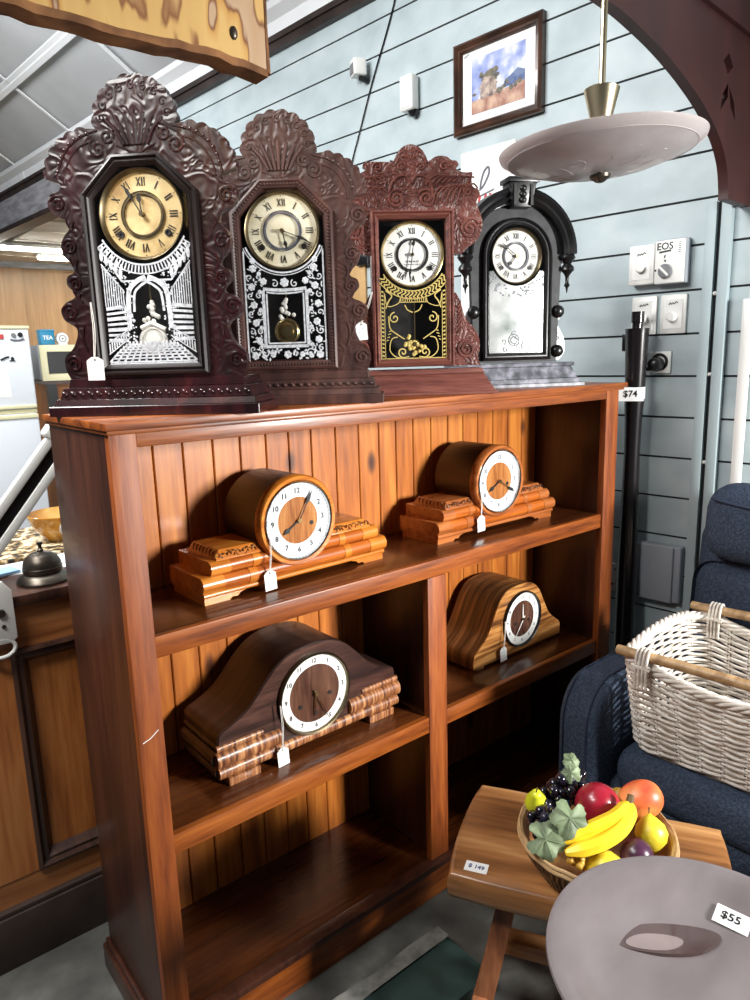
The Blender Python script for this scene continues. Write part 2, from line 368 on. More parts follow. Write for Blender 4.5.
M['blue_card'] = plain('pale blue card', (150,190,228), .6)
M['brown_card'] = mottled('brown card', [(.3,(176,138,88)),(.7,(196,160,110))], 20, .7)
M['counter'] = wood('counter cedar', (146,80,38), (192,118,60), (214,146,86), 'Z', .7, .4, .25)
M['counter_rail'] = wood('counter cedar rail', (138,80,42), (184,118,68), (206,146,94), 'X', .7, .4, .25)
M['counter_mould'] = wood('counter dark moulding', (44,26,20), (70,44,34), (92,62,48), 'Z', .8, .35, .3)
M['skirting'] = mottled('dark skirting', [(.3,(48,36,32)),(.7,(78,62,56))], 8, .5)
M['hung_board'] = None
M['red'] = plain('red print', (196,70,66), .6)

def stained_board():
    m, nt, b = nm('stained slab timber'); L = nt.links
    tc = N(nt, 'ShaderNodeTexCoord'); mp = N(nt, 'ShaderNodeMapping'); mp.inputs['Scale'].default_value = (11, 4, 3.2); L.new(tc.outputs['Object'], mp.inputs['Vector'])
    n1 = N(nt, 'ShaderNodeTexNoise'); n1.inputs['Scale'].default_value = 1.0; n1.inputs['Detail'].default_value = 3.5; n1.inputs['Roughness'].default_value = .55; L.new(mp.outputs['Vector'], n1.inputs['Vector'])
    r = ramp(nt, [(.30,(196,150,104)), (.40,(206,164,108)), (.435,(140,84,40)), (.45,(222,176,104)), (.52,(228,186,112)), (.555,(214,160,84)), (.57,(130,76,36)), (.585,(206,172,138)), (.66,(198,160,122)), (.675,(126,72,34)), (.70,(222,178,108))])
    L.new(n1.outputs['Fac'], r.inputs['Fac']); L.new(r.outputs['Color'], b.inputs['Base Color']); b.inputs['Roughness'].default_value = .6
    return m
M['hung_board'] = stained_board()
M['bark'] = mottled('brown live edge', [(.35,(96,60,34)),(.65,(168,116,72))], 18, .8, bump=.4)

# ------------------------------------------------------------------ wall frame
WO = Vector((1.70824, -.98158, 0)); UD = Vector((-.0802, .9968, 0)); ND = Vector((.9968, .0802, 0)); WROT = R_(-85.4)
def wp(u, z, v=0): return WO+UD*u-ND*v+Vector((0, 0, z))
def wallmesh(name, mat, mb, **kw):       # mesh made in (u, v, z) world-wall space: x=-u, y=-v
    o = mb.build(name, mat, **kw); o.location = WO; o.rotation_euler = (0, 0, WROT); return o

# floor
mb = MB(); mb.box(-3.2, 4.6, -4.0, 8.4, -.06, 0); structure(mb.build('floor', M['concrete']))
# teal board wall with real grooves
mb = MB(); pr = []; pitch = .1205; k0 = -12
z = 1.395+pitch*k0
prof = [(0.10, 0.0)]; zz = 1.395-pitch*11
prof = [(0, 0)]
for k in range(-11, 11):
    g = 1.395+pitch*k
    prof += [(0, g-.0032), (.012, g-.0028), (.012, g+.0028), (0, g+.0032)]
prof += [(0, 2.68)]
def wallrun(u0, u1):
    mb.loft([[(-u, d, z) for d, z in prof]+[(-u, .08, 2.68), (-u, .08, 0)] for u in (u0, u1)], caps=True)
wallrun(-3.0, 4.38)
structure(wallmesh('wall_right', M['teal'], mb, angle=20))
mb = MB()
for k in range(-11, 11): mb.box(-4.38, 3.0, .004, .0125, 1.395+pitch*k-.0031, 1.395+pitch*k+.0031)
structure(wallmesh('groove_shade', M['gap'], mb))  # dark strips put the shadow of the grooves into colour
mb = MB(); mb.box(-8.4, 3.0, -.0, .08, 2.72, 2.86)
for k in range(12): mb.box(-.9-k*.72, -.9-k*.72+.006, -.003, 0, 2.72, 2.86)
structure(wallmesh('wall_upper_right', M['fascia'], mb))
mb = MB(); mb.box(-8.4, 3.0, -.03, .08, 2.668, 2.715); mb.box(-8.4, 3.0, -.042, -.03, 2.70, 2.722)
structure(wallmesh('trim_1', M['darktrim'], mb))
mb = MB(); mb.box(-8.4, -4.38, -.02, .08, 2.465, 2.668); structure(wallmesh('trim_2', M['beam_grey'], mb))
mb = MB(); mb.box(-8.4, -4.38, -.035, .09, 2.43, 2.465); structure(wallmesh('trim_3', M['darktrim'], mb))
# raked ceiling with battens
al = R_(32); ca, sa = math.cos(al), math.sin(al)
def rake(u, s, d=0): return (-u, -s*ca-d*sa*0, 2.86+s*sa-d)
mb = MB(); mb.loft([[(-u, .05, 2.83), (-u, -3.0*ca, 2.83+3.0*sa), (-u, -3.0*ca, 2.90+3.0*sa), (-u, .05, 2.90)] for u in (-3.0, 8.4)], caps=True)
structure(wallmesh('ceiling', M['ceil'], mb))
mb = MB()
def batten(u0, u1, s0, s1, d):
    q = [(u0,s0),(u1,s0),(u1,s1),(u0,s1)]
    base = [(-u, -s*ca, 2.86+s*sa-.028) for u, s in q]; low = [(-u, -s*ca+d*-sa*0, 2.86+s*sa-.028-d) for u, s in q]
    mb.hull(low, base)
for k in range(-4, 6): batten(3.9+1.05*k-.012, 3.9+1.05*k+.012, .05, 2.9, .008)
for s in (.0, .41, 1.1, 1.8): 
    batten(-3, 8.3, s, s+.030, .016) if s else batten(-3, 8.3, -.02, .05, .03)
    if s: batten(-3, 8.3, s+.028, s+.055, .008)
structure(wallmesh('trim_4', M['batten'], mb))
# lower room seen through the opening
mb = MB(); mb.box(1.36, 4.5, 3.2, 8.2, 2.46, 2.52)
for k in range(9): mb.box(1.36, 4.5, 3.4+k*.5, 3.42+k*.5, 2.452, 2.46)
structure(mb.build('ceiling_rear', M['low_ceil']))
mb = MB(); mb.box(-.6, 4.5, 7.4, 7.46, 0, 2.40); structure(mb.build('wall_rear', M['ply']))
mb = MB(); mb.box(-.6, 4.5, 7.39, 7.46, 2.40, 2.46); structure(mb.build('trim_5', M['beam_grey']))
for i, (x, y) in enumerate(((1.75, 6.1), (2.2, 5.2), (2.2, 6.6))):
    t = thing('ceiling_light', ['lit fluorescent ceiling light nearest the grey beam', 'lit fluorescent ceiling light in the middle of the rear ceiling', 'lit fluorescent ceiling light nearest the plywood rear wall'][i], 'ceiling light', (x, y, 2.452), 0, 'fluorescent lights in the rear room')
    MB().rbox(-.5, .5, -.06, .06, -.03, 0, .008, 2).build('housing', M['white_plastic'], t)
    for s in (-.025, .025):
        b = MB(); b.tube([(-.48, s, -.045), (.48, s, -.045)], .014, 10); b.build('tube', M['tube_light'], t)
# vertical cover strips on the teal wall
mb = MB()
mb.box(-.840, -.812, -.022, 0, 0, 1.74); mb.box(-.800, -.772, -.022, 0, 0, 1.74)
structure(wallmesh('trim_6', M['teal_trim'], mb, bevel=.003))
mb = MB(); mb.box(-.812, -.800, -.008, 0, 0, 1.78); structure(wallmesh('trim_7', M['gap'], mb))
mb = MB()
for z_ in (1.03, 1.28, 1.50): mb.ball((-.806, -.013, z_), (.007, .007, .006), 8)
structure(wallmesh('trim_8', M['white_plastic'], mb))

# oxblood bracket: brace + beam
br = thing('roof_bracket', 'dark red curved timber bracket high on the teal wall beside the pendant lamp', 'bracket', WO+UD*.735, WROT)
def sc(v, z): return (2.066-(2.1-v)*.942, 1.3536+(z-1.3536)*.942)
inner = [sc(*p) for p in ((.072,1.738),(.076,1.77),(.098,1.824),(.151,1.874),(.244,1.923),(.361,1.962),(.49,1.992),(.604,2.009),(.698,2.018),(.85,2.022))]
inner = [tuple(p) for p in catmull(inner, 4)]
outl = inner+[(.92, 2.11), (0.0, 2.11), (0.0, inner[0][1])]
def hp(c, pts): return [(c[0]+a*1.5, c[1]+b*1.05) for a, b in pts]
hc = (.185, 1.965)
holes = [hp((hc[0]+.02, hc[1]+.045), [(0,-.022),(.02,0),(0,.022),(-.02,0)]),
         hp((hc[0]+.005, hc[1]-.03), [(.03,-.03),(.028,.0),(.006,.034),(.004,.004)]),
         hp((hc[0]-.035, hc[1]-.03), [(.028,.028),(.004,.0),(-.006,-.036),(.018,-.012)])]
mb = MB(); b2 = MB(); b2.plate(outl, holes, 0, .024)
for v in b2.bm.verts: v.co = Vector((-v.co.y, -v.co.x, v.co.z))      # local x=-u, y=-v
b2.build('brace', M['brace'], br)
b2 = MB(); b2.box(-.055, .012, -2.2, 0, 2.095, 2.30); b2.build('beam', M['brace'], br, bevel=.004)
b2 = MB(); b2.ball((-.012, -.146, 1.735), (.006, .008, .006), 10); b2.build('bolt', M['white_plastic'], br)

# ------------------------------------------------------------------ bookcase
TOP = 1.263
bc = thing('bookcase', 'low wide reddish timber bookcase with knotty pine back, holding the clocks', 'bookcase')
MB().box(-.009, 1.480, -.018, .337, 1.250, TOP).box(-.005, 1.472, -.012, .333, 1.243, 1.250).build('top', M['case'], bc, bevel=.0025)
for x0, x1 in ((0, .022), (1.438, 1.46)):
    MB().box(x0, x1, .018, .33, 0, 1.243).build('side_panel', M['case_side_shaded'], bc, bevel=.0015)
for x0, x1 in ((0, .046), (1.40, 1.46)):
    MB().box(x0, x1, -.002, .018, .0, 1.243).build('stile', M['case_up'], bc, bevel=.002)
MB().box(.046, 1.40, -.001, .018, 1.219, 1.243).build('top_rail', M['case'], bc, bevel=.0015)
mb = MB(); edges = [.022, .113, .181, .247, .317, .384, .451, .513, .577, .65, .723, .79, .849, .911, .978, 1.044, 1.106, 1.169, 1.235, 1.304, 1.371, 1.438]
for a, b in zip(edges, edges[1:]): mb.box(a+.0012, b-.0012, .275, .287, .09, 1.242)
mb.build('back_boards', M['case_board'], bc, bevel=.002, seg=1)
MB().box(.022, 1.438, .287, .295, .05, 1.242).build('back_panel', M['groove'], bc)
def shelf(x0, x1, z):
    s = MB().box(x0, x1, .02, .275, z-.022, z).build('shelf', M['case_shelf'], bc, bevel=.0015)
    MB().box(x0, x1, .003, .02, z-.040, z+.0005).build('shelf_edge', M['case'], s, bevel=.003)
shelf(.0465, 1.3995, .885); shelf(.0465, .702, .494); shelf(.760, 1.3995, .494)
MB().box(.7, .76, .001, .02, .10, .845).build('divider_stile', M['case_up'], bc, bevel=.002)
MB().box(.718, .742, .02, .275, .10, .862).build('divider', M['case_side_shaded'], bc)
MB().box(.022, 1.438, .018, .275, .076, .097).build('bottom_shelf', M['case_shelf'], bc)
MB().box(.046, 1.40, -.014, .018, .083, .0985).box(.046, 1.40, -.008, .018, .074, .083).build('bottom_lip', M['case_side_shaded'], bc, bevel=.003)
MB().box(.03, 1.43, -.004, .016, 0, .074).build('plinth', M['case'], bc)
for x0, x1, x2 in ((-.014, 0, -.008), (1.46, 1.474, 1.468)):
    MB().box(min(x0,x1), max(x0,x1), -.006, .34, 0, .06).box(min(x2, x1 if x0 < 0 else x0), max(x2, x1 if x0 < 0 else x0), -.004, .335, .06, .075).build('plinth_moulding', M['case_side_shaded'], bc, bevel=.002)
b = MB(); b.tube([(.006, -.0025, .70), (.02, -.003, .705), (.036, -.0025, .716)], .0008, 5); b.build('scratch', M['thread'], bc)

# ------------------------------------------------------------------ dials and hands
ROM = ['XII', 'I', 'II', 'III', 'IIII', 'V', 'VI', 'VII', 'VIII', 'IX', 'X', 'XI']
def roman(mb, s, c, ang, r0, r1, y0, y1, wsc=1.0):
    h = r1-r0; ws = {'I': .30, 'V': .62, 'X': .62}; tot = sum(ws[q] for q in s)*h*wsc; x = -tot/2
    def P(a, t):                                      # a across, t 0..1 outward
        d = (math.sin(ang), math.cos(ang)); nrm = (math.cos(ang), -math.sin(ang))
        return (c[0]+d[0]*(r0+t*h)+nrm[0]*a, c[1]+d[1]*(r0+t*h)+nrm[1]*a)
    thick = .085*h*wsc+.0005; thin = .035*h
    for q in s:
        w = ws[q]*h*wsc
        if q == 'I': mb.seg(P(x+w/2, 0), P(x+w/2, 1), thick, y0, y1)
        elif q == 'V': mb.seg(P(x+w*.15, 1), P(x+w*.5, 0), thick, y0, y1); mb.seg(P(x+w*.85, 1), P(x+w*.5, 0), thin+.0004, y0, y1)
        else: mb.seg(P(x+w*.15, 1), P(x+w*.85, 0), thick, y0, y1); mb.seg(P(x+w*.85, 1), P(x+w*.15, 0), thin+.0004, y0, y1)
        x += w
def spade_hand(mb, c, ang, L, w, y0, y1, spade=True):
    d = Vector((math.sin(ang), math.cos(ang))); n = Vector((d.y, -d.x)); c = Vector(c)
    if spade: prof = [(-.10, .5), (0, .6), (.55, .45), (.66, 1.6), (.76, 1.9), (.86, 1.0), (1.0, .15)]
    else: prof = [(-.16, .8), (0, .7), (.7, .55), (1.0, .15)]
    L_ = [c+d*(t*L)+n*(q*w) for t, q in prof]; R2 = [c+d*(t*L)-n*(q*w) for t, q in prof]
    mb.prism(L_+R2[::-1], y0, y1)
def kitchen_dial(t, c, r, y, face, hour, minute, bezel, numer='ink', hands='ink', maker=False):
    f = MB().disc(c, r*.92, y, y+.003, 64).build('dial', M[face], t)
    b = MB(); b.loft([[(c[0]+rr*math.sin(a), yy, c[1]+rr*math.cos(a)) for a in [2*PI*k/64 for k in range(64)]] for rr, yy in ((r*1.0,y+.003),(r*1.0,y-.006),(r*.975,y-.010),(r*.94,y-.008),(r*.90,y-.0005))]); b.build('bezel', M[bezel], t)
    b = MB()
    for i, s in enumerate(ROM): roman(b, s, c, i*PI/6, r*.615, r*.80, y-.0012, y-.0002)
    for k in range(12): b.disc((c[0]+r*.865*math.sin(k*PI/6), c[1]+r*.865*math.cos(k*PI/6)), r*.012, y-.001, y-.0002, 8)
    b.build('numerals', M[numer], f)
    b = MB(); b.ring(c, r*.43, r*.475, y-.004, y-.0002); b.ring(c, r*.495, r*.51, y-.003, y-.0002); b.build('inner_ring', M['brass_dull' if face == 'dial_cream' else 'ink_soft' if face != 'dial_white' else 'ink'], f)
    for s in (-1, 1):
        q = (c[0]+s*r*.55, c[1]-r*.40)
        b = MB(); b.ring(q, r*.035, r*.075, y-.003, y-.0002, 20); b.disc(q, r*.036, y-.0012, y-.0002, 14); b.build('winding_hole', M['ink'], f)
    if maker:
        b = MB()
        for dz, n_, hh in ((.19, 9, .05), (.28, 11, .03)):
            for k in range(n_):
                x = c[0]+r*(k-(n_-1)/2)*.045; b.seg((x, c[1]-r*(dz+hh/2)), (x+r*.012*((k*7)%3-1), c[1]-r*(dz-hh/2)), r*.018, y-.001, y-.0002)
        b.build('maker_line', M['ink_soft'], f)
    b = MB(); spade_hand(b, c, hour, r*.46, r*.028, y-.006, y-.005); b.build('hour_hand', M[hands], t)
    b = MB(); spade_hand(b, c, minute, r*.72, r*.022, y-.008, y-.007); b.build('minute_hand', M[hands], t)
    b = MB(); b.disc(c, r*.05, y-.011, y-.0002, 18); b.build('arbor', M['brass_dull'], t)
def tag_obj(label, loc, rz, top, tip, w, h, rot=0, group='white price tags hanging from the clocks', marks=True, mid=None):
    # price tag: thread from 'top' to 'tip' (x, z in the clock's frame, y handled by loc), card below
    t = thing('price_tag', label, 'price tag', loc, rz, group)
    cx, cz = tip
    b = MB()
    pts = [(-w/2, -h), (w/2, -h), (w/2, -h*.16), (w*.32, -h*.07), (w*.18, 0), (-w*.18, 0), (-w*.32, -h*.07), (-w/2, -h*.16)]
    rot = R_(rot); cr, sr = math.cos(rot), math.sin(rot)
    pts = [(cx+p[0]*cr-p[1]*sr, cz+p[0]*sr+p[1]*cr) for p in pts]
    hole = [(cx+.0022*math.cos(a)+sr*h*.12, cz-h*.12*cr+.0022*math.sin(a)) for a in [2*PI*k/10 for k in range(10)]]
    b.plate(pts, [hole], -.0012, 0); b.build('card', M['paper'], t)
    b = MB(); m_ = mid or ((top[0]+cx)/2+.003, (top[1]+cz)/2)
    for s in (-.0008, .0008):
        P = catmull([(top[0]+s, -.0006, top[1]), (m_[0]+s*2, -.001, m_[1]), (cx+s, -.0016, cz-h*.1)], 5); b.tube(P, .0008, 5)
    b.build('string', M['thread'], t)
    if marks:
        b = MB()
        for k, (xo, zo, ww) in enumerate(((-.22,-.35,.10),(.05,-.32,.16),(-.2,-.55,.14),(.12,-.58,.10),(-.15,-.8,.1),(.15,-.75,.08))):
            b.seg((cx+xo*w, cz+zo*h), (cx+(xo+ww)*w, cz+(zo-.06)*h), .0009, -.0018, -.0012)
        b.build('pencil_writing', M['pencil'], t)
    return t

# ------------------------------------------------------------------ carved kitchen clocks
def scallop(c, rx, rz, a0, a1, n, amp, k=5):
    out = []
    for i in range(n):
        for j in range(k):
            s = (i+j/k)/n; a = a0+(a1-a0)*s; q = 1+amp*math.sin(PI*j/k)
            out.append((c[0]+rx*q*math.sin(a), c[1]+rz*q*math.cos(a)))
    a = a1; out.append((c[0]+rx*math.sin(a), c[1]+rz*math.cos(a)))
    return out
def half_to_full(h): return h+[(-p[0], p[1]) for p in reversed(h) if abs(p[0]) > 1e-6]
def gingerbread_outline(scale=1.0):
    h = scallop((0, .492), .070, .066, 0, R_(100), 5, .07)
    h += scallop((.082, .408), .084, .074, R_(3), R_(92), 6, .06)
    h += [tuple(p) for p in catmull([(.152,.402),(.141,.396),(.146,.386),(.160,.382),(.168,.368),(.163,.352),(.148,.342),(.135,.336),(.134,.322),(.144,.312),(.152,.296),(.148,.278),(.136,.266),(.130,.258),(.134,.25),(.146,.244),(.148,.230),(.138,.219),(.134,.212),(.140,.206),(.154,.200),(.165,.187),(.160,.170),(.146,.161),(.138,.152),(.142,.134),(.152,.118),(.166,.106),(.168,.086),(.160,.0655)], 3)]
    return half_to_full(h+[(0.0, .0655)][:0])
OCT = [(-.102,.071),(.102,.071),(.102,.376),(.040,.436),(-.040,.436),(-.102,.376)]
def gingerbread_carving(t, mat):
    b = MB(); y = .006
    def tb(p, r=.0026): b.tube([(q[0], y, q[1]) for q in p], r, 6)
    for k in range(-3, 4):                                        # fluted shell
        x = k*.012; tb([tuple(p) for p in catmull([(x*.55, .452), (x*.9, .475), (x*1.25, .498-abs(k)*.003), (x*1.35, .506-abs(k)*.004)], 4)], .0038)
    for k in range(-4, 5):                                        # lobes around the shell
        a = k*R_(21); tb(spiral(.058*math.sin(a), .492+.052*math.cos(a), .008, 1.2, PI/2-a, 1, 12), .0018)
    for s in (-1, 1):
        def m(P): return [(s*p[0], p[1]) for p in P]
        tb(m(spiral(.050, .468, .013, 1.4, 2.5, 1, 18))); tb(m(spiral(.068, .450, .016, 1.6, 1.2, -1, 22)))
        tb(m(catmull([(.066,.478),(.095,.470),(.122,.452),(.140,.424),(.146,.40)], 5)), .0022)
        tb(m(catmull([(.075,.462),(.098,.455),(.116,.440),(.130,.416),(.134,.396)], 5)), .0018)
        for k in range(8):
            a = R_(8+k*10); b.ball((s*(.075+.069*math.sin(a)), y, .402+.072*math.cos(a)), .0032, 8)
        for cx, cz, r in ((.150,.365,.014),(.136,.293,.014),(.132,.231,.012),(.148,.183,.015),(.150,.092,.015)):
            tb(m(spiral(cx, cz, r, 1.7, .4, 1, 24))); 
        for z0, z1 in ((.335,.312),(.272,.245),(.215,.200),(.160,.115)):
            tb(m(catmull([(.122,z1),(.128,(z0+z1)/2),(.124,z0)], 4)), .002); tb(m(catmull([(.122,z1),(.134,(z0+z1)/2+.004),(.138,z0+.004)], 4)), .0018)
        tb(m(catmull([(.006,.438),(.02,.446),(.034,.452)], 4)), .002)
    tb([(-.034,.452),(-.015,.444),(0,.438),(.015,.444),(.034,.452)], .0018)
    b.build('carving', M[mat], t)
def clock_base(t, mat, steps, yb=.112):
    b = MB()
    for (z0, w0, f0, z1, w1, f1) in steps:
        b.hull([(-w0,f0,z0),(w0,f0,z0),(w0,yb,z0),(-w0,yb,z0)], [(-w1,f1,z1),(w1,f1,z1),(w1,yb-.004,z1),(-w1,yb-.004,z1)])
    return b.build('base', M[mat], t, bevel=.0012, seg=1)
def clock_case(t, mat, win, z0, z1, hw, depth=.105):
    b = MB(); win_o = inset(win, -.001)
    b.loft([[(p.x, y, p.y) for p in inset(win, d)] for d, y in ((-.006,.022),(-.006,depth))]); b.prism(inset(win, -.006), depth-.004, depth)
    b.build('case', M[mat], t)
    b = MB(); b.prism(inset(win, .004), .062, .064); b.build('case_lining', M['black'], t)
def door(t, mat, win, steps): 
    b = MB(); moulding(b, win, steps); b.build('door_frame', M[mat], t)
def pendulum(t, x, ztop, zb, r, mat, y=.035, kind='disc'):
    p = MB().tube([(x, y, ztop), (x, y, zb)], .0014, 6).build('pendulum', M['brass'], t)
    b = MB()
    if kind == 'disc':
        b.lathe([(r,0),(r,.003),(r*.82,.006),(r*.75,.003),(r*.5,.004),(r*.42,.008),(0,.009)], 28, Matrix.Translation((x, y, zb)) @ Matrix.Rotation(PI/2, 4, 'X'))
    b.build('bob', M[mat], p); return p
def ornament(b, x, z, w, y, seed):          # cast leafy figure
    rnd = random.Random(seed)
    for k in range(16):
        f = k/15; ww = w*(1-.75*f)
        b.ball((x+rnd.uniform(-ww, ww), y+rnd.uniform(-.002, .001), z+f*w*2.2), (w*.26, .003, w*.26), 8)
GL = inset

# clock 1
c1 = thing('kitchen_clock', 'dark red carved shelf clock with aged cream dial, leftmost on the bookcase top', 'clock', (.128, .1, TOP), R_(-46), 'carved shelf clocks on top of the bookcase'); c1.scale = (1.015, 1.015, 1.008)
def gingerbread(t, mat, steps_beads):
    win = inset(OCT, .006)
    b = MB(); b.plate(gingerbread_outline(), [inset(OCT, .012)], .006, .022); b.build('carved_front', M[mat+'_carved'], t)
    gingerbread_carving(t, mat); clock_case(t, mat, inset(OCT, .010), .07, .43, .1)
    bs = clock_base(t, mat, [(0,.193,-.022,.018,.193,-.022),(.018,.186,-.016,.030,.184,-.012),(.030,.178,-.008,.050,.172,-.004),(.050,.164,.0,.066,.160,.002)])
    b = MB()
    for k in range(22):
        x = -.168+k*.016
        if steps_beads == 'leaf': b.ball((x, -.008, .040), (.0058, .003, .004), 8, Matrix.Rotation(.6, 4, 'Y'))
        else: b.ball((x, -.008, .040), (.004, .0035, .004), 8)
    b.build('carved_band', M[mat], bs)
gingerbread(c1, 'rosewood', 'leaf')
M['black_wood'] = mottled('black polished door frame', [(.4,(16,10,11)),(.7,(34,20,22))], 9, .42, coat=0)
door(c1, 'black_wood', OCT, [(0,.008),(.001,-.006),(.005,-.009),(.008,-.004),(.012,-.007),(.015,-.003),(.019,.0),(.021,.012)])
kitchen_dial(c1, (0, .341), .0765, .012, 'dial_cream', R_(-8), R_(-31), 'brass_dull')
def etched_room(t):
    b = MB(); y0, y1 = .0012, .002
    xl, xr, zb = -.080, .080, .092
    def arcz(x, r): return .341-math.sqrt(max(0, r*r-x*x))
    # horizontal architrave arcs under the dial
    for r, w in ((.083,.003),(.098,.0022)): b.strip([(r*math.sin(a), .341-r*math.cos(a)) for a in [R_(-62+124*k/30) for k in range(31)]], w, y0, y1)
    for k in range(31):
        a = R_(-58+116*k/30); b.seg((.085*math.sin(a), .341-.085*math.cos(a)), (.097*math.sin(a), .341-.097*math.cos(a)), .0022, y0, y1)
    for s in (-1, 1):
        b.seg((s*xr, .288), (s*.045, .232), .003, y0, y1); b.seg((s*xr, .262), (s*.045, .218), .002, y0, y1)
        for k in range(9):
            x = s*(.078-k*.0042); zt = .256-k*.0047; zm = .190-k*.001
            b.seg((x, zt), (x, zm), .0016, y0, y1)
            b.seg((x+s*.0021, zt+.002), (x-s*.0021, zt-.004), .0014, y0, y1)
        for k in range(5):
            x = s*(.078-k*.008); b.ball((x, y0, .275-k*.0075), (.0034, .0005, .009), 8); b.ball((x-s*.003, y0, .288-k*.008), (.0024, .0005, .005), 8)
        for k in range(7):
            z = .186-k*.009
            b.seg((s*.078, z), (s*.042, z+.004-k*.0008), .0042 if k % 2 else .006, y0, y1)
        b.seg((s*xr, .128), (s*.040, .150), .0018, y0, y1); b.seg((s*xr, .108), (s*.036, .138), .0018, y0, y1)
        for k in range(9): b.seg((s*(.078-k*.0045), .110+k*.0034), (s*(.078-k*.0045), .126+k*.0026), .0022, y0, y1)
        # curtain and rear arch
        b.strip([tuple(p) for p in catmull([(s*.002,.238),(s*.020,.230),(s*.034,.214),(s*.037,.18),(s*.038,.15)], 5)], .008, y0, y1)
        b.strip([tuple(p) for p in catmull([(s*.0,.230),(s*.014,.222),(s*.024,.210),(s*.027,.180)], 5)], .004, y0, y1)
        rnd = random.Random(4+s)
        for k in range(70): 
            x = s*rnd.uniform(.026, .046); z = rnd.uniform(.13, .25); b.disc((x, z), rnd.uniform(.0008, .0022), y0, y1, 7)
        for k in range(50): b.disc((s*rnd.uniform(.05,.078), rnd.uniform(.20,.27)), rnd.uniform(.0006,.0014), y0, y1, 6)
    b.seg((-.045, .232), (.045, .232), .003, y0, y1)
    for i in range(7):                         # chequered floor in perspective
        z0 = .094+i*.0062*(1-i*.035); z1 = z0+.0024
        wz = .080-i*.0062; b.seg((-wz, z0), (wz, z0), .0026, y0, y1)
        n = 12
        for k in range(n+1):
            x = -wz+2*wz*k/n; b.seg((x, z0), (x*.93, z0+.006), .0034, y0, y1)
    b.seg((-.08,.0905), (.08,.0905), .003, y0, y1)
    b.build('etched_pattern', M['etch'], t)
gp = MB().prism(inset(OCT, .019), .003, .0045).build('door_glass', M['glass'], c1); etched_room(gp)
M['bob'] = plain('dull silver bob', (226,226,220), .3, .1)
p = pendulum(c1, 0, .26, .13, .026, 'bob', .012)
b = MB(); ornament(b, 0, .158, .017, .010, 3); b.tube([(-.02,.009,.152),(0,.008,.160),(.024,.009,.148)], .0045, 8); b.build('pendulum_ornament', M['bob'], p)
# clock 2
c2 = thing('kitchen_clock', 'brown carved shelf clock with white floral glass, second from left on the bookcase top', 'clock', (.412, .1, TOP), R_(-40.6), 'carved shelf clocks on top of the bookcase')
gingerbread(c2, 'walnut', 'bead')
door(c2, 'walnut', OCT, [(0,.008),(.001,-.004),(.005,-.006),(.009,-.003),(.013,-.003),(.017,-.001),(.021,.012)])
b = MB(); P = inset(OCT, .0105)
for i in range(6):
    a, q = P[i], P[(i+1)%6]; n = max(2, int((q-a).length/.0062))
    for k in range(n): w = a+(q-a)*(k/n); b.ball((w.x, -.0035, w.y), .0026, 7)
b.build('door_beading', M['walnut'], c2)
kitchen_dial(c2, (0, .341), .0755, .012, 'dial_ivory', R_(168), R_(112), 'brass_dull')
def etched_floral(t):
    b = MB(); y0, y1 = .0012, .002; rnd = random.Random(5)
    for r, w in ((.080,.003),(.085,.0016)): b.strip([(r*math.sin(a), .341-r*math.cos(a)) for a in [R_(-68+136*k/30) for k in range(31)]], w, y0, y1)
    def rect(x0, x1, z0, z1, w):
        for p, q in (((x0,z0),(x1,z0)),((x1,z0),(x1,z1)),((x1,z1),(x0,z1)),((x0,z1),(x0,z0))): b.seg(p, q, w, y0, y1)
    b.seg((-.079,.304), (-.079,.086), .003, y0, y1); b.seg((.079,.304), (.079,.086), .003, y0, y1); b.seg((-.079,.087), (.079,.087), .003, y0, y1)
    for off, w in ((0,.003),(.0065,.006)):
        x = .037+off; zt = .221+off; zb = .124-off
        b.seg((-x,zb), (x,zb), w, y0, y1); b.seg((-x,zb), (-x,zt), w, y0, y1); b.seg((x,zb), (x,zt), w, y0, y1)
        b.strip([(x*math.sin(a)/math.sin(R_(35)), zt+.018-.10*(1-math.cos(a))*0-.018*math.cos(a)*1.0) for a in [R_(-35+70*k/16) for k in range(17)]], w, y0, y1)
    def flower(x, z, r):
        for k in range(6):
            a = k*PI/3+.3; b.ball((x+r*.6*math.cos(a), y0, z+r*.6*math.sin(a)), (r*.42, .0005, r*.42), 8)
        b.disc((x, z), r*.3, y0, y1, 8)
    def curl(x, z, r, a, s): b.strip(spiral(x, z, r, 1.1, a, s, 14), .0022, y0, y1)
    for s in (-1, 1):
        for k, z in enumerate((.27,.235,.2,.165,.13)):
            x = s*.0605
            flower(x+s*rnd.uniform(-.006,.006), z, .0075); flower(x-s*.010, z-.010, .0045); curl(x+s*.009, z-.017, .007, rnd.random()*6, s); curl(x-s*.008, z-.017, .006, rnd.random()*6, -s)
            for q in range(9): b.ball((x+rnd.uniform(-.015,.015), y0, z-.012+rnd.uniform(-.018,.018)), (.0036, .0005, .0014), 6, Matrix.Rotation(rnd.random()*3, 4, 'Y'))
        flower(s*.066, .100, .008); flower(s*.03, .101, .006); flower(s*.048,.098,.005); curl(s*.046, .104, .008, 1, s); flower(s*.042, .245, .007); flower(s*.062,.285,.006); curl(s*.02, .24, .008, 2, s)
        for q in range(16): b.ball((s*rnd.uniform(.005,.06), y0, rnd.uniform(.092,.114)), (.004, .0005, .002), 6, Matrix.Rotation(rnd.random()*3, 4, 'Y'))
    flower(0, .101, .008); flower(0, .242, .009)
    b.build('etched_pattern', M['etch'], t)
gp = MB().prism(inset(OCT, .019), .003, .0045).build('door_glass', M['glass'], c2); etched_floral(gp)
p = pendulum(c2, .0, .25, .147, .026, 'brass', .014)
b = MB(); ornament(b, 0, .172, .017, .012, 8); b.build('pendulum_ornament', M['bob'], p)
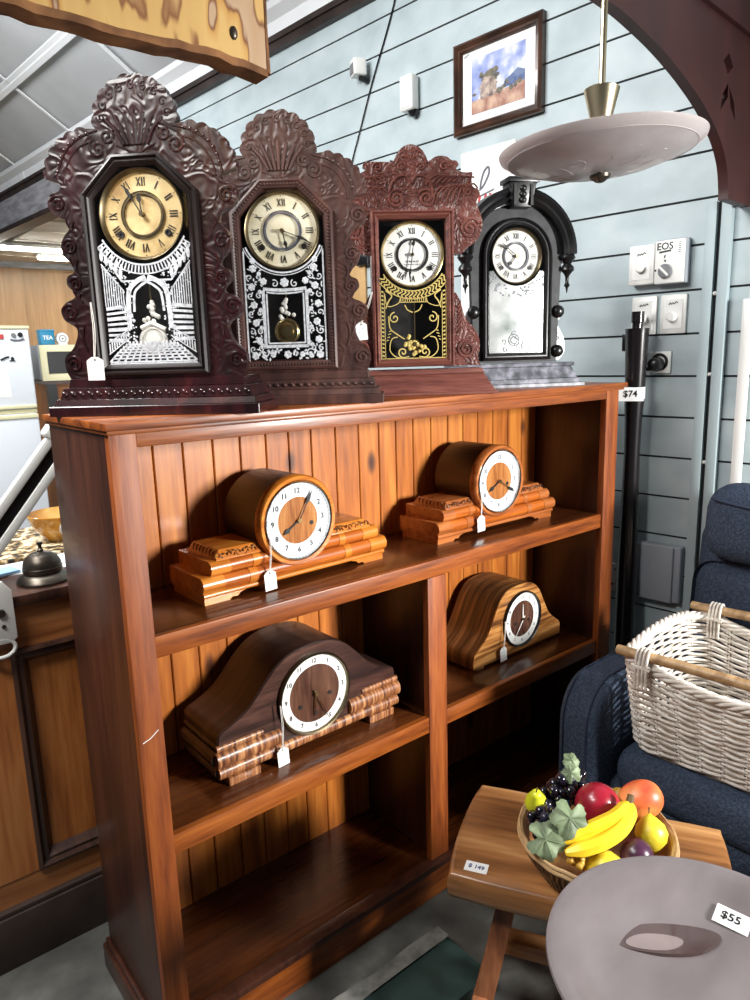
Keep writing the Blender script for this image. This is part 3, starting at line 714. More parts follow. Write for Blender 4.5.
# clock 3
c3 = thing('kitchen_clock', 'reddish oak shelf clock with gilt scroll glass and white dial, third from left on top', 'clock', (.760, .1, TOP), R_(-35.5), 'carved shelf clocks on top of the bookcase')
RECT3 = [(-.095,.066),(.095,.066),(.095,.413),(-.095,.413)]
h3 = scallop((0, .50), .040, .052, 0, R_(80), 1, 0, 8)
h3 += [tuple(p) for p in catmull([(.036,.514),(.046,.520),(.060,.527),(.080,.526),(.092,.518),(.102,.517),(.108,.508),(.101,.501),(.112,.494),(.128,.492),(.139,.492),(.137,.476),(.140,.462),(.152,.456),(.156,.444),(.148,.430),(.154,.412),(.162,.388),(.158,.362),(.145,.343),(.128,.332),(.116,.320),(.098,.318)], 3)]
h3 += [(.086,.318),(.086,.403)]
upper3 = half_to_full(h3)
hole3 = [(-.084,.3181),(.084,.3181),(.084,.402),(-.084,.402)]
b = MB(); b.plate(upper3, [], .006, .022)
for s in (-1, 1):
    P = [(.093,.066),(.093,.233)]+[tuple(p) for p in catmull([(.100,.232),(.110,.214),(.116,.192),(.124,.172),(.142,.152),(.154,.130),(.156,.105),(.152,.085),(.158,.066)], 4)]
    b.prism([(s*p[0], p[1]) for p in P], .006, .022)
    b.box(min(s*.0835,s*.094), max(s*.0835,s*.094), .006, .022, .066, .325)
b.box(-.09, .09, .006, .022, .066, .078); b.build('carved_front', M['oak_carved'], c3)
b = MB(); y = .0055; side3 = {-1: MB(), 1: MB()}
def tb3(p, r=.0023, bb=None): (bb or b).tube([(q[0], y, q[1]) for q in p], r, 6)
for s in (-1, 1):
    def m(P): return [(s*q[0], q[1]) for q in P]
    tb3(m(spiral(.133,.372,.024,2.2,.5,1,34)), .003); tb3(m(spiral(.034,.438,.021,2.0,2.6,-1,30)), .003); tb3(m(spiral(.124,.104,.022,2.2,1.2,1,34)), .003, side3[s])
    tb3(m(spiral(.075,.505,.011,1.4,0,1,18))); tb3(m(spiral(.128,.452,.012,1.4,1,1,18))); tb3(m(spiral(.022,.505,.010,1.3,3,-1,16)))
    for k in range(7):
        x = .052+k*.0125; tb3(m(catmull([(x-.012,.424),(x-.002,.446+.002*k),(x+.014,.462+.001*k),(x+.024,.458)], 4)), .002)
        tb3(m(catmull([(x-.02,.466+.001*k),(x-.006,.482),(x+.01,.488-.001*k),(x+.016,.482)], 4)), .0018)
    for k in range(6):
        tb3(m(catmull([(.104,.14+k*.012),(.110,.150+k*.012),(.116-k*.001,.154+k*.012)], 4)), .0017, side3[s])
        a = k*.5; tb3(m([(.133+.028*math.cos(a),.372+.028*math.sin(a)),(.133+.024*math.cos(a+.2),.372+.024*math.sin(a+.2))]), .0017)
    tb3(m(catmull([(.0,.47),(.012,.486),(.03,.484),(.044,.47),(.05,.452)], 5)), .003)
    tb3(m(catmull([(.0,.52),(.012,.528),(.026,.524),(.034,.512)], 5)), .002); tb3(m(catmull([(0,.535),(.014,.54),(.028,.53)], 4)), .0017)
for k in range(5): tb3([(-.012+k*.006,.523),(-.016+k*.008,.537)], .0016)
b.build('carving', M['oakred'], c3)
for s in (-1, 1): side3[s].build('side_carving', M['oakred'], c3)
clock_case(c3, 'oakred', inset(RECT3, .010), .066, .41, .09)
bs = clock_base(c3, 'oakred', [(0,.194,-.026,.006,.194,-.026),(.006,.190,-.022,.048,.164,-.002),(.048,.166,-.004,.060,.160,-.002)])
door(c3, 'oakred', RECT3, [(0,.008),(.001,-.005),(.004,-.008),(.007,-.003),(.011,-.006),(.014,-.002),(.018,.001),(.020,.012)])
kitchen_dial(c3, (0, .318), .074, .012, 'dial_white', R_(7), R_(189), 'brass', hands='ink', maker=True)
def gilt_scrolls(t):
    b = MB(); y0, y1 = .0012, .002
    for r, w in ((.080,.0022),(.098,.0022)): b.strip([(r*math.sin(a), .318-r*math.cos(a)) for a in [R_(-58+116*k/30) for k in range(31)]], w, y0, y1)
    for k in range(20):
        a = R_(-54+108*k/19); b.strip([((.081+.008*q)*math.sin(a+.05*math.sin(q*3)), .318-(.081+.008*q)*math.cos(a+.05*math.sin(q*3))) for q in (0, .5, 1, 1.5, 2)], .0032, y0, y1)
    for s in (-1, 1):
        b.seg((s*.076,.39-.14), (s*.076,.085), .0014, y0, y1); b.seg((s*.067,.235), (s*.067,.085), .0014, y0, y1)
        for k in range(17): b.seg((s*.069,.092+k*.009), (s*.074,.094+k*.009), .0034, y0, y1)
        b.strip(spiral(s*.044,.178,.013,1.3,PI/2,-s,20), .0026, y0, y1); b.strip([tuple(p) for p in catmull([(s*.058,.182),(s*.055,.155),(s*.040,.142),(s*.022,.130)], 5)], .0024, y0, y1)
        b.strip(spiral(s*.026,.100,.012,1.3,-PI/2,s,20), .0030, y0, y1); b.strip([tuple(p) for p in catmull([(s*.012,.09),(s*.038,.088),(s*.056,.104),(s*.052,.130),(s*.038,.135)], 5)], .0022, y0, y1)
        b.strip([tuple(p) for p in catmull([(s*.066,.232),(s*.060,.205),(s*.036,.21),(s*.030,.222)], 5)], .0018, y0, y1)
        b.strip([tuple(p) for p in catmull([(s*.064,.24),(s*.050,.228),(s*.058,.215),(s*.064,.2)], 5)], .003, y0, y1)
        for k in range(4): b.seg((s*(.050+k*.003),.15-k*.007), (s*(.058+k*.002),.148-k*.007), .0018, y0, y1)
        for k in range(6): b.seg((s*(.004+k*.005),.214), (s*(.004+k*.005),.224), .0016, y0, y1)
        b.strip([tuple(p) for p in catmull([(s*.002,.19),(s*.014,.196),(s*.020,.207)], 4)], .0024, y0, y1)
    b.seg((-.034,.213), (.034,.213), .0016, y0, y1); b.seg((-.074,.086), (.074,.086), .0018, y0, y1)
    b.build('gilt_pattern', M['gilt'], t)
gp = MB().prism(inset(RECT3, .018), .003, .0045).build('door_glass', M['glass'], c3); gilt_scrolls(gp)
p = pendulum(c3, .004, .23, .118, .012, 'brass', .016)
b = MB(); rnd = random.Random(2)
for k in range(26):
    a = rnd.random()*2*PI; q = rnd.uniform(.004, .024); b.ball((.004+q*math.cos(a), .013, .118+q*math.sin(a)), (.005, .003, .005), 8)
b.build('pendulum_ornament', M['gilt'], p)
# clock 4
c4 = thing('kitchen_clock', 'black arched shelf clock with turned drops and bright mirror glass, rightmost on top', 'clock', (1.128, .1, TOP), R_(-26), 'carved shelf clocks on top of the bookcase')
ARC = [(-.097,.072),(.097,.072)]+[(.097*math.cos(R_(a)), .335+.097*math.sin(R_(a))) for a in range(0, 181, 9)]
ARC = ARC[:2]+ARC[2:]
b = MB(); out4 = [(-.118,.066),(.118,.066)]+[(.128*math.cos(R_(a)), .338+.128*math.sin(R_(a))) for a in range(0, 181, 9)]
b.plate(out4, [inset(ARC, .012)], .006, .024); b.build('arched_front', mottled('dull black front', [(.35,(26,27,30)),(.65,(52,53,58))], 30, .6), c4)
clock_case(c4, 'ebony', inset(ARC, .010), .07, .43, .1)
b = MB()
b.loft([[(r*math.cos(R_(a)), yy, .342+r*math.sin(R_(a))) for r, yy in ((.126,.02),(.126,-.012),(.133,-.018),(.141,-.014),(.150,-.022),(.160,-.018),(.163,.03),(.126,.03))] for a in range(0, 181, 6)], closed=True, caps=True)
b.build('arch_cornice', M['ebony'], c4)
for s in (-1, 1):
    b = MB(); b.lathe([(0,.343),(.018,.341),(.021,.333),(.014,.324),(.010,.318),(.017,.310),(.018,.302),(.010,.294),(.005,.286),(.0045,.270),(.008,.264),(.0035,.258),(.001,.244),(0,.244)], 18, Matrix.Translation((s*.143, .002, 0))); b.build('turned_drop', M['ebony'], c4)
b = MB(); b.hull([(-.024,-.026,.452),(.024,-.026,.452),(.024,.02,.452),(-.024,.02,.452)], [(-.036,-.032,.510),(.036,-.032,.510),(.036,.02,.510),(-.036,.02,.510)])
b.box(-.042, .042, -.038, .022, .510, .522)
k4 = b.build('keystone', M['ebony'], c4, bevel=.002)
b = MB(); b.box(-.026,-.019,-.034,-.026,.456,.506); b.box(.019,.026,-.034,-.026,.456,.506)
for z_ in (.468,.482,.496): b.ball((0,-.031,z_), (.009,.006,.008), 10)
b.build('keystone_carving', M['ebony'], k4)
for s in (-1, 1):
    w = MB(); P = [(.104,.07),(.132,.07)]+[tuple(p) for p in catmull([(.140,.078),(.150,.095),(.148,.122),(.140,.142),(.130,.158),(.128,.172),(.136,.186),(.132,.2),(.120,.205)], 4)]+[(.104,.205)]
    w.prism([(s*q[0], q[1]) for q in P], .020, .028); w = w.build('side_wing', M['dial_silver'], c4)  # pale silver puts the glare on the wing into its colour
    for z_ in (.094,.197):
        b = MB(); b.ball((s*.120, .004, z_), (.017, .014, .017), 16); b.tube([(s*.120,.004,z_),(s*.120,.03,z_)], .006, 8); b.build('turned_boss', M['ebony'], c4)
    b = MB(); b.tube([(s*q[0], .018, q[1]) for q in spiral(.127,.13,.012,1.2,1,1,18)], .0016, 6); b.build('wing_line', M['ebony'], w)
clock_base(c4, 'ebony_grey', [(0,.190,-.024,.010,.190,-.024),(.010,.184,-.019,.022,.181,-.016),(.022,.174,-.012,.054,.160,-.002),(.054,.166,-.006,.064,.168,-.008)])
door(c4, 'ebony', ARC, [(0,.008),(.001,-.006),(.006,-.009),(.009,-.003),(.012,-.003),(.015,-.005),(.019,.002),(.021,.012)])
kitchen_dial(c4, (0, .338), .0715, .012, 'dial_grey', R_(222), R_(-52), 'brass_dull', numer='ink', hands='ink')
b = MB(); b.prism([(-.076,.092),(.076,.092),(.076,.300)]+[(.0745*math.sin(a), .338-.0745*math.cos(a)) for a in [R_(60-120*k/20) for k in range(21)]]+[(-.076,.300)], .0035, .005); gp4 = b.build('mirror_glass', M['mirror'], c4)
b = MB(); rnd = random.Random(11)
for k in range(60):
    a = R_(rnd.uniform(-58, 58)); r = rnd.uniform(.078, .105); b.ball((r*math.sin(a), .0025, .338-r*math.cos(a)), (.0036, .0005, .002), 6, Matrix.Rotation(rnd.random()*3, 4, 'Y'))
for k in range(14): b.strip(spiral(rnd.uniform(-.06,.06), rnd.uniform(.10,.15), .008, 1, rnd.random()*6, 1, 10), .0016, .002, .003)
for r in (.008,.014): b.ring((-.006,.125), r, r+.002, .002, .003, 20)
b.build('frosted_pattern', M['etch_grey'], gp4)
MB().prism(inset(ARC, .019), .0005, .002).build('door_glass', M['glass'], c4)

def at_clock(root_loc, rz, x, y): 
    return Vector((root_loc[0]+x*math.cos(rz)-y*math.sin(rz), root_loc[1]+x*math.sin(rz)+y*math.cos(rz), root_loc[2]))
tag_obj('white price tag on a thread from the door of the leftmost dark red clock', at_clock((.128,.1,TOP), R_(-46), 0, -.0125), R_(-46), (-.100,.199), (-.103,.105), .031, .041, 0)
tag_obj('white price tag on a slanting thread left of the reddish oak clock', at_clock((.760,.1,TOP), R_(-35.5), 0, -.010), R_(-35.5), (-.0955,.236), (-.1235,.170), .026, .040, 4)

# ------------------------------------------------------------------ mantel clocks
def arabic_dial(t, c, r, y, ringmat, centre, digits, rin=.60, bezel='silver', dsize=.2, hands='ink', hour=0, minute=0, holes=((.40,-.12),), nd=12, minutes=True):
    f = MB().ring(c, r*rin*.98, r*.93, y, y+.003, 64).build('chapter_ring', M[ringmat], t)
    MB().disc(c, r*rin, y+.0005, y+.003, 48).build('dial_centre', M[centre], t)
    b = MB(); b.loft([[(c[0]+rr*math.sin(a), yy, c[1]+rr*math.cos(a)) for a in [2*PI*k/64 for k in range(64)]] for rr, yy in ((r*1.0,y+.004),(r*1.0,y-.005),(r*.975,y-.008),(r*.945,y-.006),(r*.925,y))]); b.build('bezel', M[bezel], t)
    b = MB()
    for k in range(1, 13):
        a = k*PI/6; rr = r*(rin+.93)/2-r*.02
        b.text(str(k), r*dsize, FR(c[0]+rr*math.sin(a), c[1]+rr*math.cos(a), y-.0006))
    if minutes:
        for k in range(60): a = k*PI/30; b.seg((c[0]+r*.88*math.sin(a), c[1]+r*.88*math.cos(a)), (c[0]+r*.905*math.sin(a), c[1]+r*.905*math.cos(a)), r*.012, y-.0008, y-.0001)
    b.build('numerals', M[digits], f)
    b = MB()
    for hx, hz in holes: b.disc((c[0]+hx*r, c[1]+hz*r), r*.055, y-.0012, y+.0006, 14)
    b.build('winding_hole', M['black'], t)
    b = MB(); spade_hand(b, c, hour, r*.55, r*.032, y-.004, y-.003, hands == 'ink'); b.build('hour_hand', M[hands], t)
    b = MB(); spade_hand(b, c, minute, r*.80, r*.024, y-.006, y-.005, hands == 'ink'); b.build('minute_hand', M[hands], t)
    b = MB(); b.disc(c, r*.05, y-.008, y, 16); b.build('arbor', M['brass'], t)
    MB().disc(c, r*.94, y-.0085, y-.0078, 48).build('dial_glass', M['glass'], t)
def tambour(label, x, y, z, rz, woodm, bandm, carvem, digits, hour, minute, w=.236):
    t = thing('mantel_clock', label, 'clock', (x, y, z), rz, 'mantel clocks on the bookcase shelves')
    # log-shaped base tiers
    def tier(z0, z1, hw, f, name, mat, yb=.145):
        b = MB(); zm = (z0+z1)/2; r = (z1-z0)/2; n = 8
        prof = [(-math.sin(PI*k/n)*r*.9+f, zm+r*math.cos(PI*k/n)) for k in range(n+1)]
        b.loft([[(sx, a, q) for a, q in prof]+[(sx, yb, z0), (sx, yb, z1)] for sx in (-hw, hw)], caps=True)
        return b.build(name, M[mat], t)
    tier(.014, .024, w-.002, .006, 'base_board', woodm); lo = tier(.024, .055, w, .010, 'lower_log', bandm); up = tier(.055, .083, w-.022, .014, 'upper_log', bandm)
    for par, z0, z1, hw, f in ((lo, .024, .055, w, .010), (up, .055, .083, w-.022, .014)):
        r = (z1-z0)/2+.0012; zm = (z0+z1)/2
        for s in (-1, 1):
            for xa, xb in ((hw*.48, hw*.56), (hw*.80, hw+.001)):
                prof = [(-math.sin(PI*k/8)*r*.9+f, zm+r*math.cos(PI*k/8)) for k in range(9)]
                b = MB(); b.loft([[(s*sx, a, q) for a, q in prof]+[(s*sx, .144, zm-r), (s*sx, .144, zm+r)] for sx in (xa, xb)], caps=True); b.build('log_band', M[woodm], par)
    for s in (-1, 1):
        b = MB(); b.hull([(s*.085,.008,.083),(s*(w-.035),.008,.083),(s*(w-.035),.135,.083),(s*.085,.135,.083)], [(s*.085,.020,.103),(s*(w-.048),.020,.103),(s*(w-.048),.125,.103),(s*.085,.125,.103)])
        blk = b.build('end_block', M[woodm], t, bevel=.003)
        b = MB()
        for k in range(9): 
            cx = s*(.098+k*.0125*(w/.25)); b.tube([(q[0], .0135-.003*math.sin(i), q[1]) for i, q in enumerate(spiral(cx, .0925, .0075, 1.2, k*1.3, 1 if k % 2 else -1, 12))], .0016, 5)
        for k in range(7):
            b.tube([(s*(w-.040), .026+k*.014, .088), (s*(w-.043), .032+k*.014, .095), (s*(w-.046), .030+k*.014, .101)], .0022, 5)
        b.build('carved_scroll', M[carvem], blk)
        b = MB(); P = [(w-.004,0),(w-.06,0),(w-.066,.005),(w-.078,.004),(w-.084,.010),(w-.10,.014),(w-.004,.014)]
        b.prism([(s*q[0], q[1]) for q in P], .006, .14); b.build('foot', M[woodm], t)
    b = MB(); c = (-.008, .1355)
    b.loft([[(c[0]+r*math.sin(a), yy, c[1]+r*math.cos(a)) for a in [2*PI*k/64 for k in range(64)]] for r, yy in ((.0965,.012),(.0965,.144),(.090,.148))], caps=True); b.build('drum', M['drum_wood'], t)
    b = MB(); b.loft([[(c[0]+r*math.sin(a), yy, c[1]+r*math.cos(a)) for a in [2*PI*k/64 for k in range(64)]] for r, yy in ((.0975,.014),(.0975,-.002),(.094,-.007),(.087,-.006),(.084,.002),(.084,.012))]); b.build('drum_front', M[woodm], t)
    arabic_dial(t, c, .0855, -.001, 'dial_silver', 'dial_wood', digits, .60, 'silver', .185, 'ink', hour, minute)
    return t
m5 = tambour('honey timber drum mantel clock with bold black numerals on the upper shelf, left side', .417, .090, .885, R_(1.5), 'amber_wood', 'amber_mid', 'carved_band', 'ink', R_(238), R_(31))
m6 = tambour('copper timber drum mantel clock with faded numerals on the upper shelf, right side', 1.056, .090, .885, R_(0), 'tan_wood', 'amber_mid', 'carved_dark', 'ink_soft', R_(240), R_(121), .234)
# dark napoleon-hat clock
m7 = thing('mantel_clock', 'dark walnut humped mantel clock with ribbed burl ends on the lower left shelf', 'clock', (.425, .078, .494), R_(.5), 'mantel clocks on the bookcase shelves')
hat = [tuple(p) for p in catmull([(.238,.020),(.240,.06),(.240,.098),(.234,.116),(.205,.128),(.165,.150),(.125,.190),(.090,.222),(.050,.241),(0,.247)], 5)]
b = MB(); b.prism(hat+[(-p[0], p[1]) for p in reversed(hat[:-1])], .008, .165); b.build('body', M['dark_walnut'], m7, bevel=.002, seg=1, angle=30)
b = MB(); b.prism([(p[0]*.99, p[1]*.985+.001) for p in hat+[(-p[0], p[1]) for p in reversed(hat[:-1])]], .006, .009); b.build('front_veneer', M['walnut_veneer'], m7)
def rib(t, x0, x1, z0, z1, f, mat, name='rib'):
    b = MB(); zm = (z0+z1)/2; r = (z1-z0)/2
    prof = [(f-math.sin(PI*k/8)*r*.7, zm+r*math.cos(PI*k/8)) for k in range(9)]
    b.loft([[(sx, a, q) for a, q in prof]+[(sx, f+.004, z0), (sx, f+.004, z1)] for sx in (x0, x1)], caps=True); return b.build(name, M[mat], t)
rib(m7, -.243, .243, .018, .042, .006, 'burl_band', 'base_rib')
for s in (-1, 1):
    for (a, q, z0, z1, f) in ((.095,.247,.043,.078,.006), (.135,.244,.079,.092,.006)):
        rib(m7, min(s*a, s*q), max(s*a, s*q), z0, z1, f, 'burl_band', 'end_rib')
    b = MB(); b.box(min(s*.15,s*.225), max(s*.15,s*.225), -.004, .16, 0, .018); b.build('foot', M['burl_band'], m7, bevel=.002)
    b = MB()
    for z0, z1 in ((.020,.042),(.044,.078),(.080,.092)):
        zm = (z0+z1)/2; r = (z1-z0)/2; b.tube([(s*.2385,.01,zm),(s*.2385,.16,zm)], r, 10, flat=1)
    b.build('side_rib', M['dark_walnut'], m7)
arabic_dial(m7, (0, .130), .095, .002, 'dial_white', 'dial_dark', 'ink', .72, 'brass_dull', .15, 'silver', R_(187), R_(155), ((-.42,-.22),(.42,-.12),(.0,-.5)), minutes=False)
# zebrano napoleon-hat clock
m8 = thing('mantel_clock', 'small striped pale timber humped mantel clock on the right hand middle shelf', 'clock', (1.157, .102, .494), R_(1), 'mantel clocks on the bookcase shelves')
hat = [tuple(p) for p in catmull([(.197,.008),(.198,.03),(.192,.048),(.170,.064),(.140,.090),(.115,.132),(.090,.175),(.060,.200),(.025,.208),(0,.209)], 5)]
full = hat+[(-p[0], p[1]) for p in reversed(hat[:-1])]
b = MB(); b.prism(full, .004, .150); b.build('body', M['zebrano_side'], m8, angle=30)
b = MB(); b.prism(full, .0, .0045); b.build('front_veneer', M['zebrano'], m8)
for s in (-1, 1):
    b = MB(); b.box(min(s*.15,s*.18), max(s*.15,s*.18), .004, .14, 0, .009); b.build('foot', M['zebrano_side'], m8)
arabic_dial(m8, (.008, .105), .083, -.003, 'dial_white', 'dial_dark', 'ink_soft', .66, 'black_plastic', .15, 'paper', R_(0), R_(217), ((.35,-.12),(-.35,-.12)), minutes=False)
def shelf_tag(label, root, x0, z0, topx, topz, y):
    rz = root.rotation_euler.z
    return tag_obj(label, at_clock(root.location, rz, 0, y), rz, (topx, topz), (x0, z0), .028, .042, 3)
shelf_tag('white price tag hanging from the bold numeral drum clock on the upper left shelf', m5, -.093, .046, -.087, .125, -.013)
shelf_tag('blank white price tag hanging from the copper drum clock on the upper right shelf', m6, -.092, .056, -.092, .122, -.013)
shelf_tag('white price tag hanging from the dark walnut humped clock, lower left shelf', m7, -.101, .043, -.100, .140, -.013)
shelf_tag('white price tag hanging from the small striped clock, right middle shelf', m8, -.088, .048, -.080, .122, -.013)

# ------------------------------------------------------------------ things on the wall
def wall_thing(name, label, cat, u, z, group=None): return thing(name, label, cat, wp(u, z), WROT, group)
pf = wall_thing('framed_picture', 'dark framed watercolour of a house under clouds on the teal wall', 'picture', 1.549, 2.243)
W2, H2 = .178, .144
b = MB(); moulding(b, [(-W2,-H2),(W2,-H2),(W2,H2),(-W2,H2)], [(0,0),(0,-.022),(.008,-.027),(.018,-.017),(.026,-.020),(.032,-.010),(.034,0)]); b.build('frame', M['frame_wood'], pf)
MB().box(-W2+.02, W2-.02, -.008, -.003, -H2+.02, H2-.02).build('mat_board', M['paper'], pf)
PW, PH = .108, .086
pc = MB().box(-PW, PW, -.0092, -.008, -PH, PH).build('picture_print', M['sky_print'], pf)
b = MB(); b.prism([(-PW,-PH),(PW,-PH),(PW,-.030),(.02,-.038),(-PW,-.045)], -.0096, -.0092); b.build('painted_ground', M['print_ground'], pc)
b = MB(); b.prism([(.02,-.034),(PW,-.030),(PW,.0),(.08,.012),(.05,-.004),(.03,-.01)], -.0095, -.0092); b.build('painted_hills', M['print_hill'], pc)
b = MB(); rnd = random.Random(3)
for k in range(26): b.ball((rnd.uniform(-.07,.0), -.0096, rnd.uniform(.0,.04)*(1-.2)), (rnd.uniform(.006,.014), .0004, rnd.uniform(.005,.010)), 8)
for k in range(16): b.ball((rnd.uniform(-.1,.10), -.0096, rnd.uniform(-.04,-.016)), (rnd.uniform(.005,.012), .0004, rnd.uniform(.004,.010)), 8)
b.build('painted_trees', M['print_tree'], pc)
b = MB(); b.prism([(-.07,-.046),(-.004,-.044),(-.004,-.012),(-.07,-.014)], -.0101, -.0098); b.prism([(-.078,-.014),(.004,-.012),(-.018,.012),(-.055,.020)], -.0103, -.0098)
for k in range(6): b.box(-.066+k*.011, -.064+k*.011, -.0106, -.0101, -.046, -.014)
b.build('painted_house', M['print_house'], pc)
b = MB(); b.seg((-.140,.100), (-.120,.107), .007, -.0088, -.008); b.build('pencil_price', M['pencil'], pf)
MB().box(-W2+.022, W2-.022, -.0125, -.0115, -H2+.022, H2-.022).build('picture_glass', M['glass'], pf)

s1 = wall_thing('sensor_light', 'small white boxy sensor with grey lens, left of the tall white one', 'sensor', 2.182, 2.437); s1.scale = (.85, .85, .85)
Mx = Matrix.Translation((0, -.05, .005)) @ Matrix.Rotation(R_(-25), 4, 'Z')
b = MB(); b.rbox(-.034, .034, -.03, .03, -.032, .038, .006, 3, Mx); b.build('housing', M['white_plastic'], s1)
b = MB(); b.rbox(-.024, .024, -.034, -.028, -.026, .018, .003, 2, Mx); b.build('lens', M['lens'], s1)
b = MB(); b.lathe([(.014,0),(.016,.01),(.012,.024),(.012,.05)], 14, Matrix.Translation((.012, 0, -.035)) @ Matrix.Rotation(PI/2, 4, 'X')); b.build('mount', M['black_plastic'], s1)
s2 = wall_thing('motion_sensor', 'tall white motion sensor on the teal wall, left of the framed picture', 'sensor', 1.930, 2.290)
b = MB(); b.rbox(-.032, .032, -.05, -.008, -.058, .062, .010, 4); b.build('housing', M['white_plastic'], s2)
b = MB(); b.rbox(-.024, .024, -.053, -.046, -.05, .004, .004, 2); b.build('lens', M['dial_white'], s2)
b = MB(); b.lathe([(.008,-.076),(.018,-.066),(.02,-.056),(.012,-.05)], 14, Matrix.Translation((.012, -.02, 0))); b.build('swivel_mount', M['black_plastic'], s2); b = MB(); b.tube([(.0,-.012,0),(.0,0,0)], .015, 10); b.build('wall_mount', M['white_plastic'], s2)
cb = MB(); P = catmull([(-2.0,-.006,2.665), (-2.05,-.006,2.56), (-2.14,-.006,2.40), (-2.21,-.006,2.26), (-2.29,-.006,2.09), (-2.31,-.006,1.95)], 8); cb.tube(P, .0028, 6)
o = cb.build('cable', M['black_plastic']); o.location = WO; o.rotation_euler = (0,0,WROT); tag(o, 'thin dark cable running down the teal wall past the sensors', 'cable')
# poster behind the black clock
po = wall_thing('poster', 'white poster with red and grey figure partly hidden behind the black arched clock', 'poster', 1.595, 1.75)
MB().box(-.115, .115, -.003, 0, -.30, .295).build('sheet', M['paper'], po)
b = MB(); b.strip([tuple(p) for p in catmull([(-.030,.16),(-.025,.19),(-.012,.22),(.005,.23),(.008,.21),(-.010,.18),(-.026,.165)], 6)], .008, -.004, -.003); b.strip([(-.10,.12),(-.04,.140),(.03,.155)], .006, -.004, -.003)
b.build('grey_figure', M['ink_soft'], po)
b = MB()
for x in (-.03,-.005,.015): b.strip([tuple(p) for p in catmull([(x,.145),(x-.008,.10),(x+.004,.04)], 5)], .010, -.004, -.003)
b.strip([(-.04,.12),(.03,.13)], .008, -.004, -.003); b.build('red_figure', M['red'], po)
# notices seen between the clocks
o = wall_thing('cardboard_sheet', 'brown card on the teal wall glimpsed between second and third clocks', 'card', 2.27, 1.66); b = MB(); b.box(-.05, .06, -.012, 0, -.10, .085); b.build('sheet', M['brown_card'], o, bevel=.002)
o = wall_thing('paper_bundle', 'sheaf of white papers pinned above the brown card on the wall', 'paper', 2.34, 1.76); b = MB()
for k in range(5): b.box(-.05+k*.016, -.038+k*.016, -.010-.003*k, 0, -.05+.004*k, .05)
b.build('sheets', M['paper'], o)
o = wall_thing('clip_holder', 'small black clip on the wall beside the white papers', 'clip', 2.215, 1.745); b = MB(); b.rbox(-.03, .04, -.03, 0, -.022, .03, .004, 2); b.build('body', M['black_plastic'], o)
o = wall_thing('grey_folder', 'tall pale grey folder on the wall left of the reddish oak clock', 'folder', 2.125, 1.65); b = MB(); b.box(-.035, .03, -.015, 0, -.11, .09); b.build('cover', M['teal_trim'], o, bevel=.002); b = MB(); b.box(-.035, .03, -.018, -.015, .07, .09); b.build('clip_strip', M['ink_soft'], o)

# switch plates
def plate_switch(u, z, label, deep=.012, knob=True):
    t = wall_thing('dimmer_switch', label, 'switch', u, z, 'white dimmer switch plates on the teal wall')
    MB().rbox(-.038, .038, -deep, 0, -.055, .055, .003, 2).build('plate', M['white_plastic'], t)
    MB().rbox(-.028, .028, -deep-.0015, -deep+.001, -.042, .042, .001, 1).build('inner_plate', M['dial_white'], t)
    b = MB(); b.lathe([(.014,0),(.013,.014),(.011,.017),(0,.0175)], 20, Matrix.Translation((0, -deep, -.008)) @ Matrix.Rotation(PI/2, 4, 'X')); k = b.build('knob', M['white_plastic'], t)
    b = MB(); b.strip([(-.012,.026),(-.008,.032),(-.004,.027),(.0,.032),(.004,.028),(.009,.034),(.014,.030)], .003, -deep-.0024, -deep-.0014); b.build('lettering', M['ink'], t)
    return t
plate_switch(1.012, 1.595, 'white dimmer switch on a thick block, left of the thermostat box', .035)
plate_switch(1.010, 1.452, 'white dimmer switch plate partly hidden by the black pole top', .010)
plate_switch(.922, 1.452, 'white dimmer switch plate directly below the thermostat box', .010)
th = wall_thing('thermostat', 'white thermostat box with grey dial, upper right of the wall switches', 'thermostat', .930, 1.595)
MB().rbox(-.041, .043, -.038, 0, -.058, .060, .004, 2).build('housing', M['white_plastic'], th)
b = MB(); b.lathe([(.020,0),(.019,.008),(.017,.010),(0,.0105)], 24, Matrix.Translation((-.008, -.038, -.024)) @ Matrix.Rotation(PI/2, 4, 'X')); kn = b.build('dial_knob', M['lens'], th)
b = MB(); b.seg((-.021,-.012), (.004,-.037), .006, -.0505, -.0485); b.build('knob_grip', M['white_plastic'], kn)
b = MB(); b.text('EOS', .027, FR(-.012, .043, -.0385)); b.seg((-.028,.028), (.006,.031), .005, -.039, -.038); b.seg((-.013,.012), (-.010,.020), .003, -.039, -.038); b.disc((-.010,.004), .003, -.039, -.038, 8); b.disc((-.037,-.020), .003, -.039, -.038, 8); b.build('lettering', M['ink'], th)
b = MB()
for k in range(6): b.box(.027, .034, -.0388, -.038, .024+k*.005, .026+k*.005)
b.build('vent_slots', M['ink'], th)
b = MB(); b.rbox(-.041, .047, -.03, 0, -.059, .063, .003, 2); b.build('back_box', M['grey_plastic'], th)
ol = wall_thing('wall_outlet', 'clear square wall outlet with a black plug below the switches', 'outlet', .955, 1.314)
MB().rbox(-.033, .033, -.008, 0, -.03, .033, .002, 2).build('plate', M['alu'], ol)
b = MB(); b.ring((0, .002), .018, .026, -.011, -.006, 24); b.build('socket_ring', M['black_plastic'], ol)
b = MB(); b.lathe([(.020,0),(.022,.012),(.018,.034),(.010,.040),(0,.041)], 18, Matrix.Translation((-.004, -.008, -.004)) @ Matrix.Rotation(PI/2, 4, 'X')); b.tube([(-.004,-.035,-.015),(-.04,-.036,-.019),(-.075,-.034,-.020)], .006, 8); b.build('plug', M['black_plastic'], ol)
bx = wall_thing('junction_box', 'grey plastic box on the teal wall low behind the armchair', 'box', .920, .680)
MB().rbox(-.066, .070, -.030, 0, -.088, .088, .005, 3).build('body', M['grey_plastic'], bx)
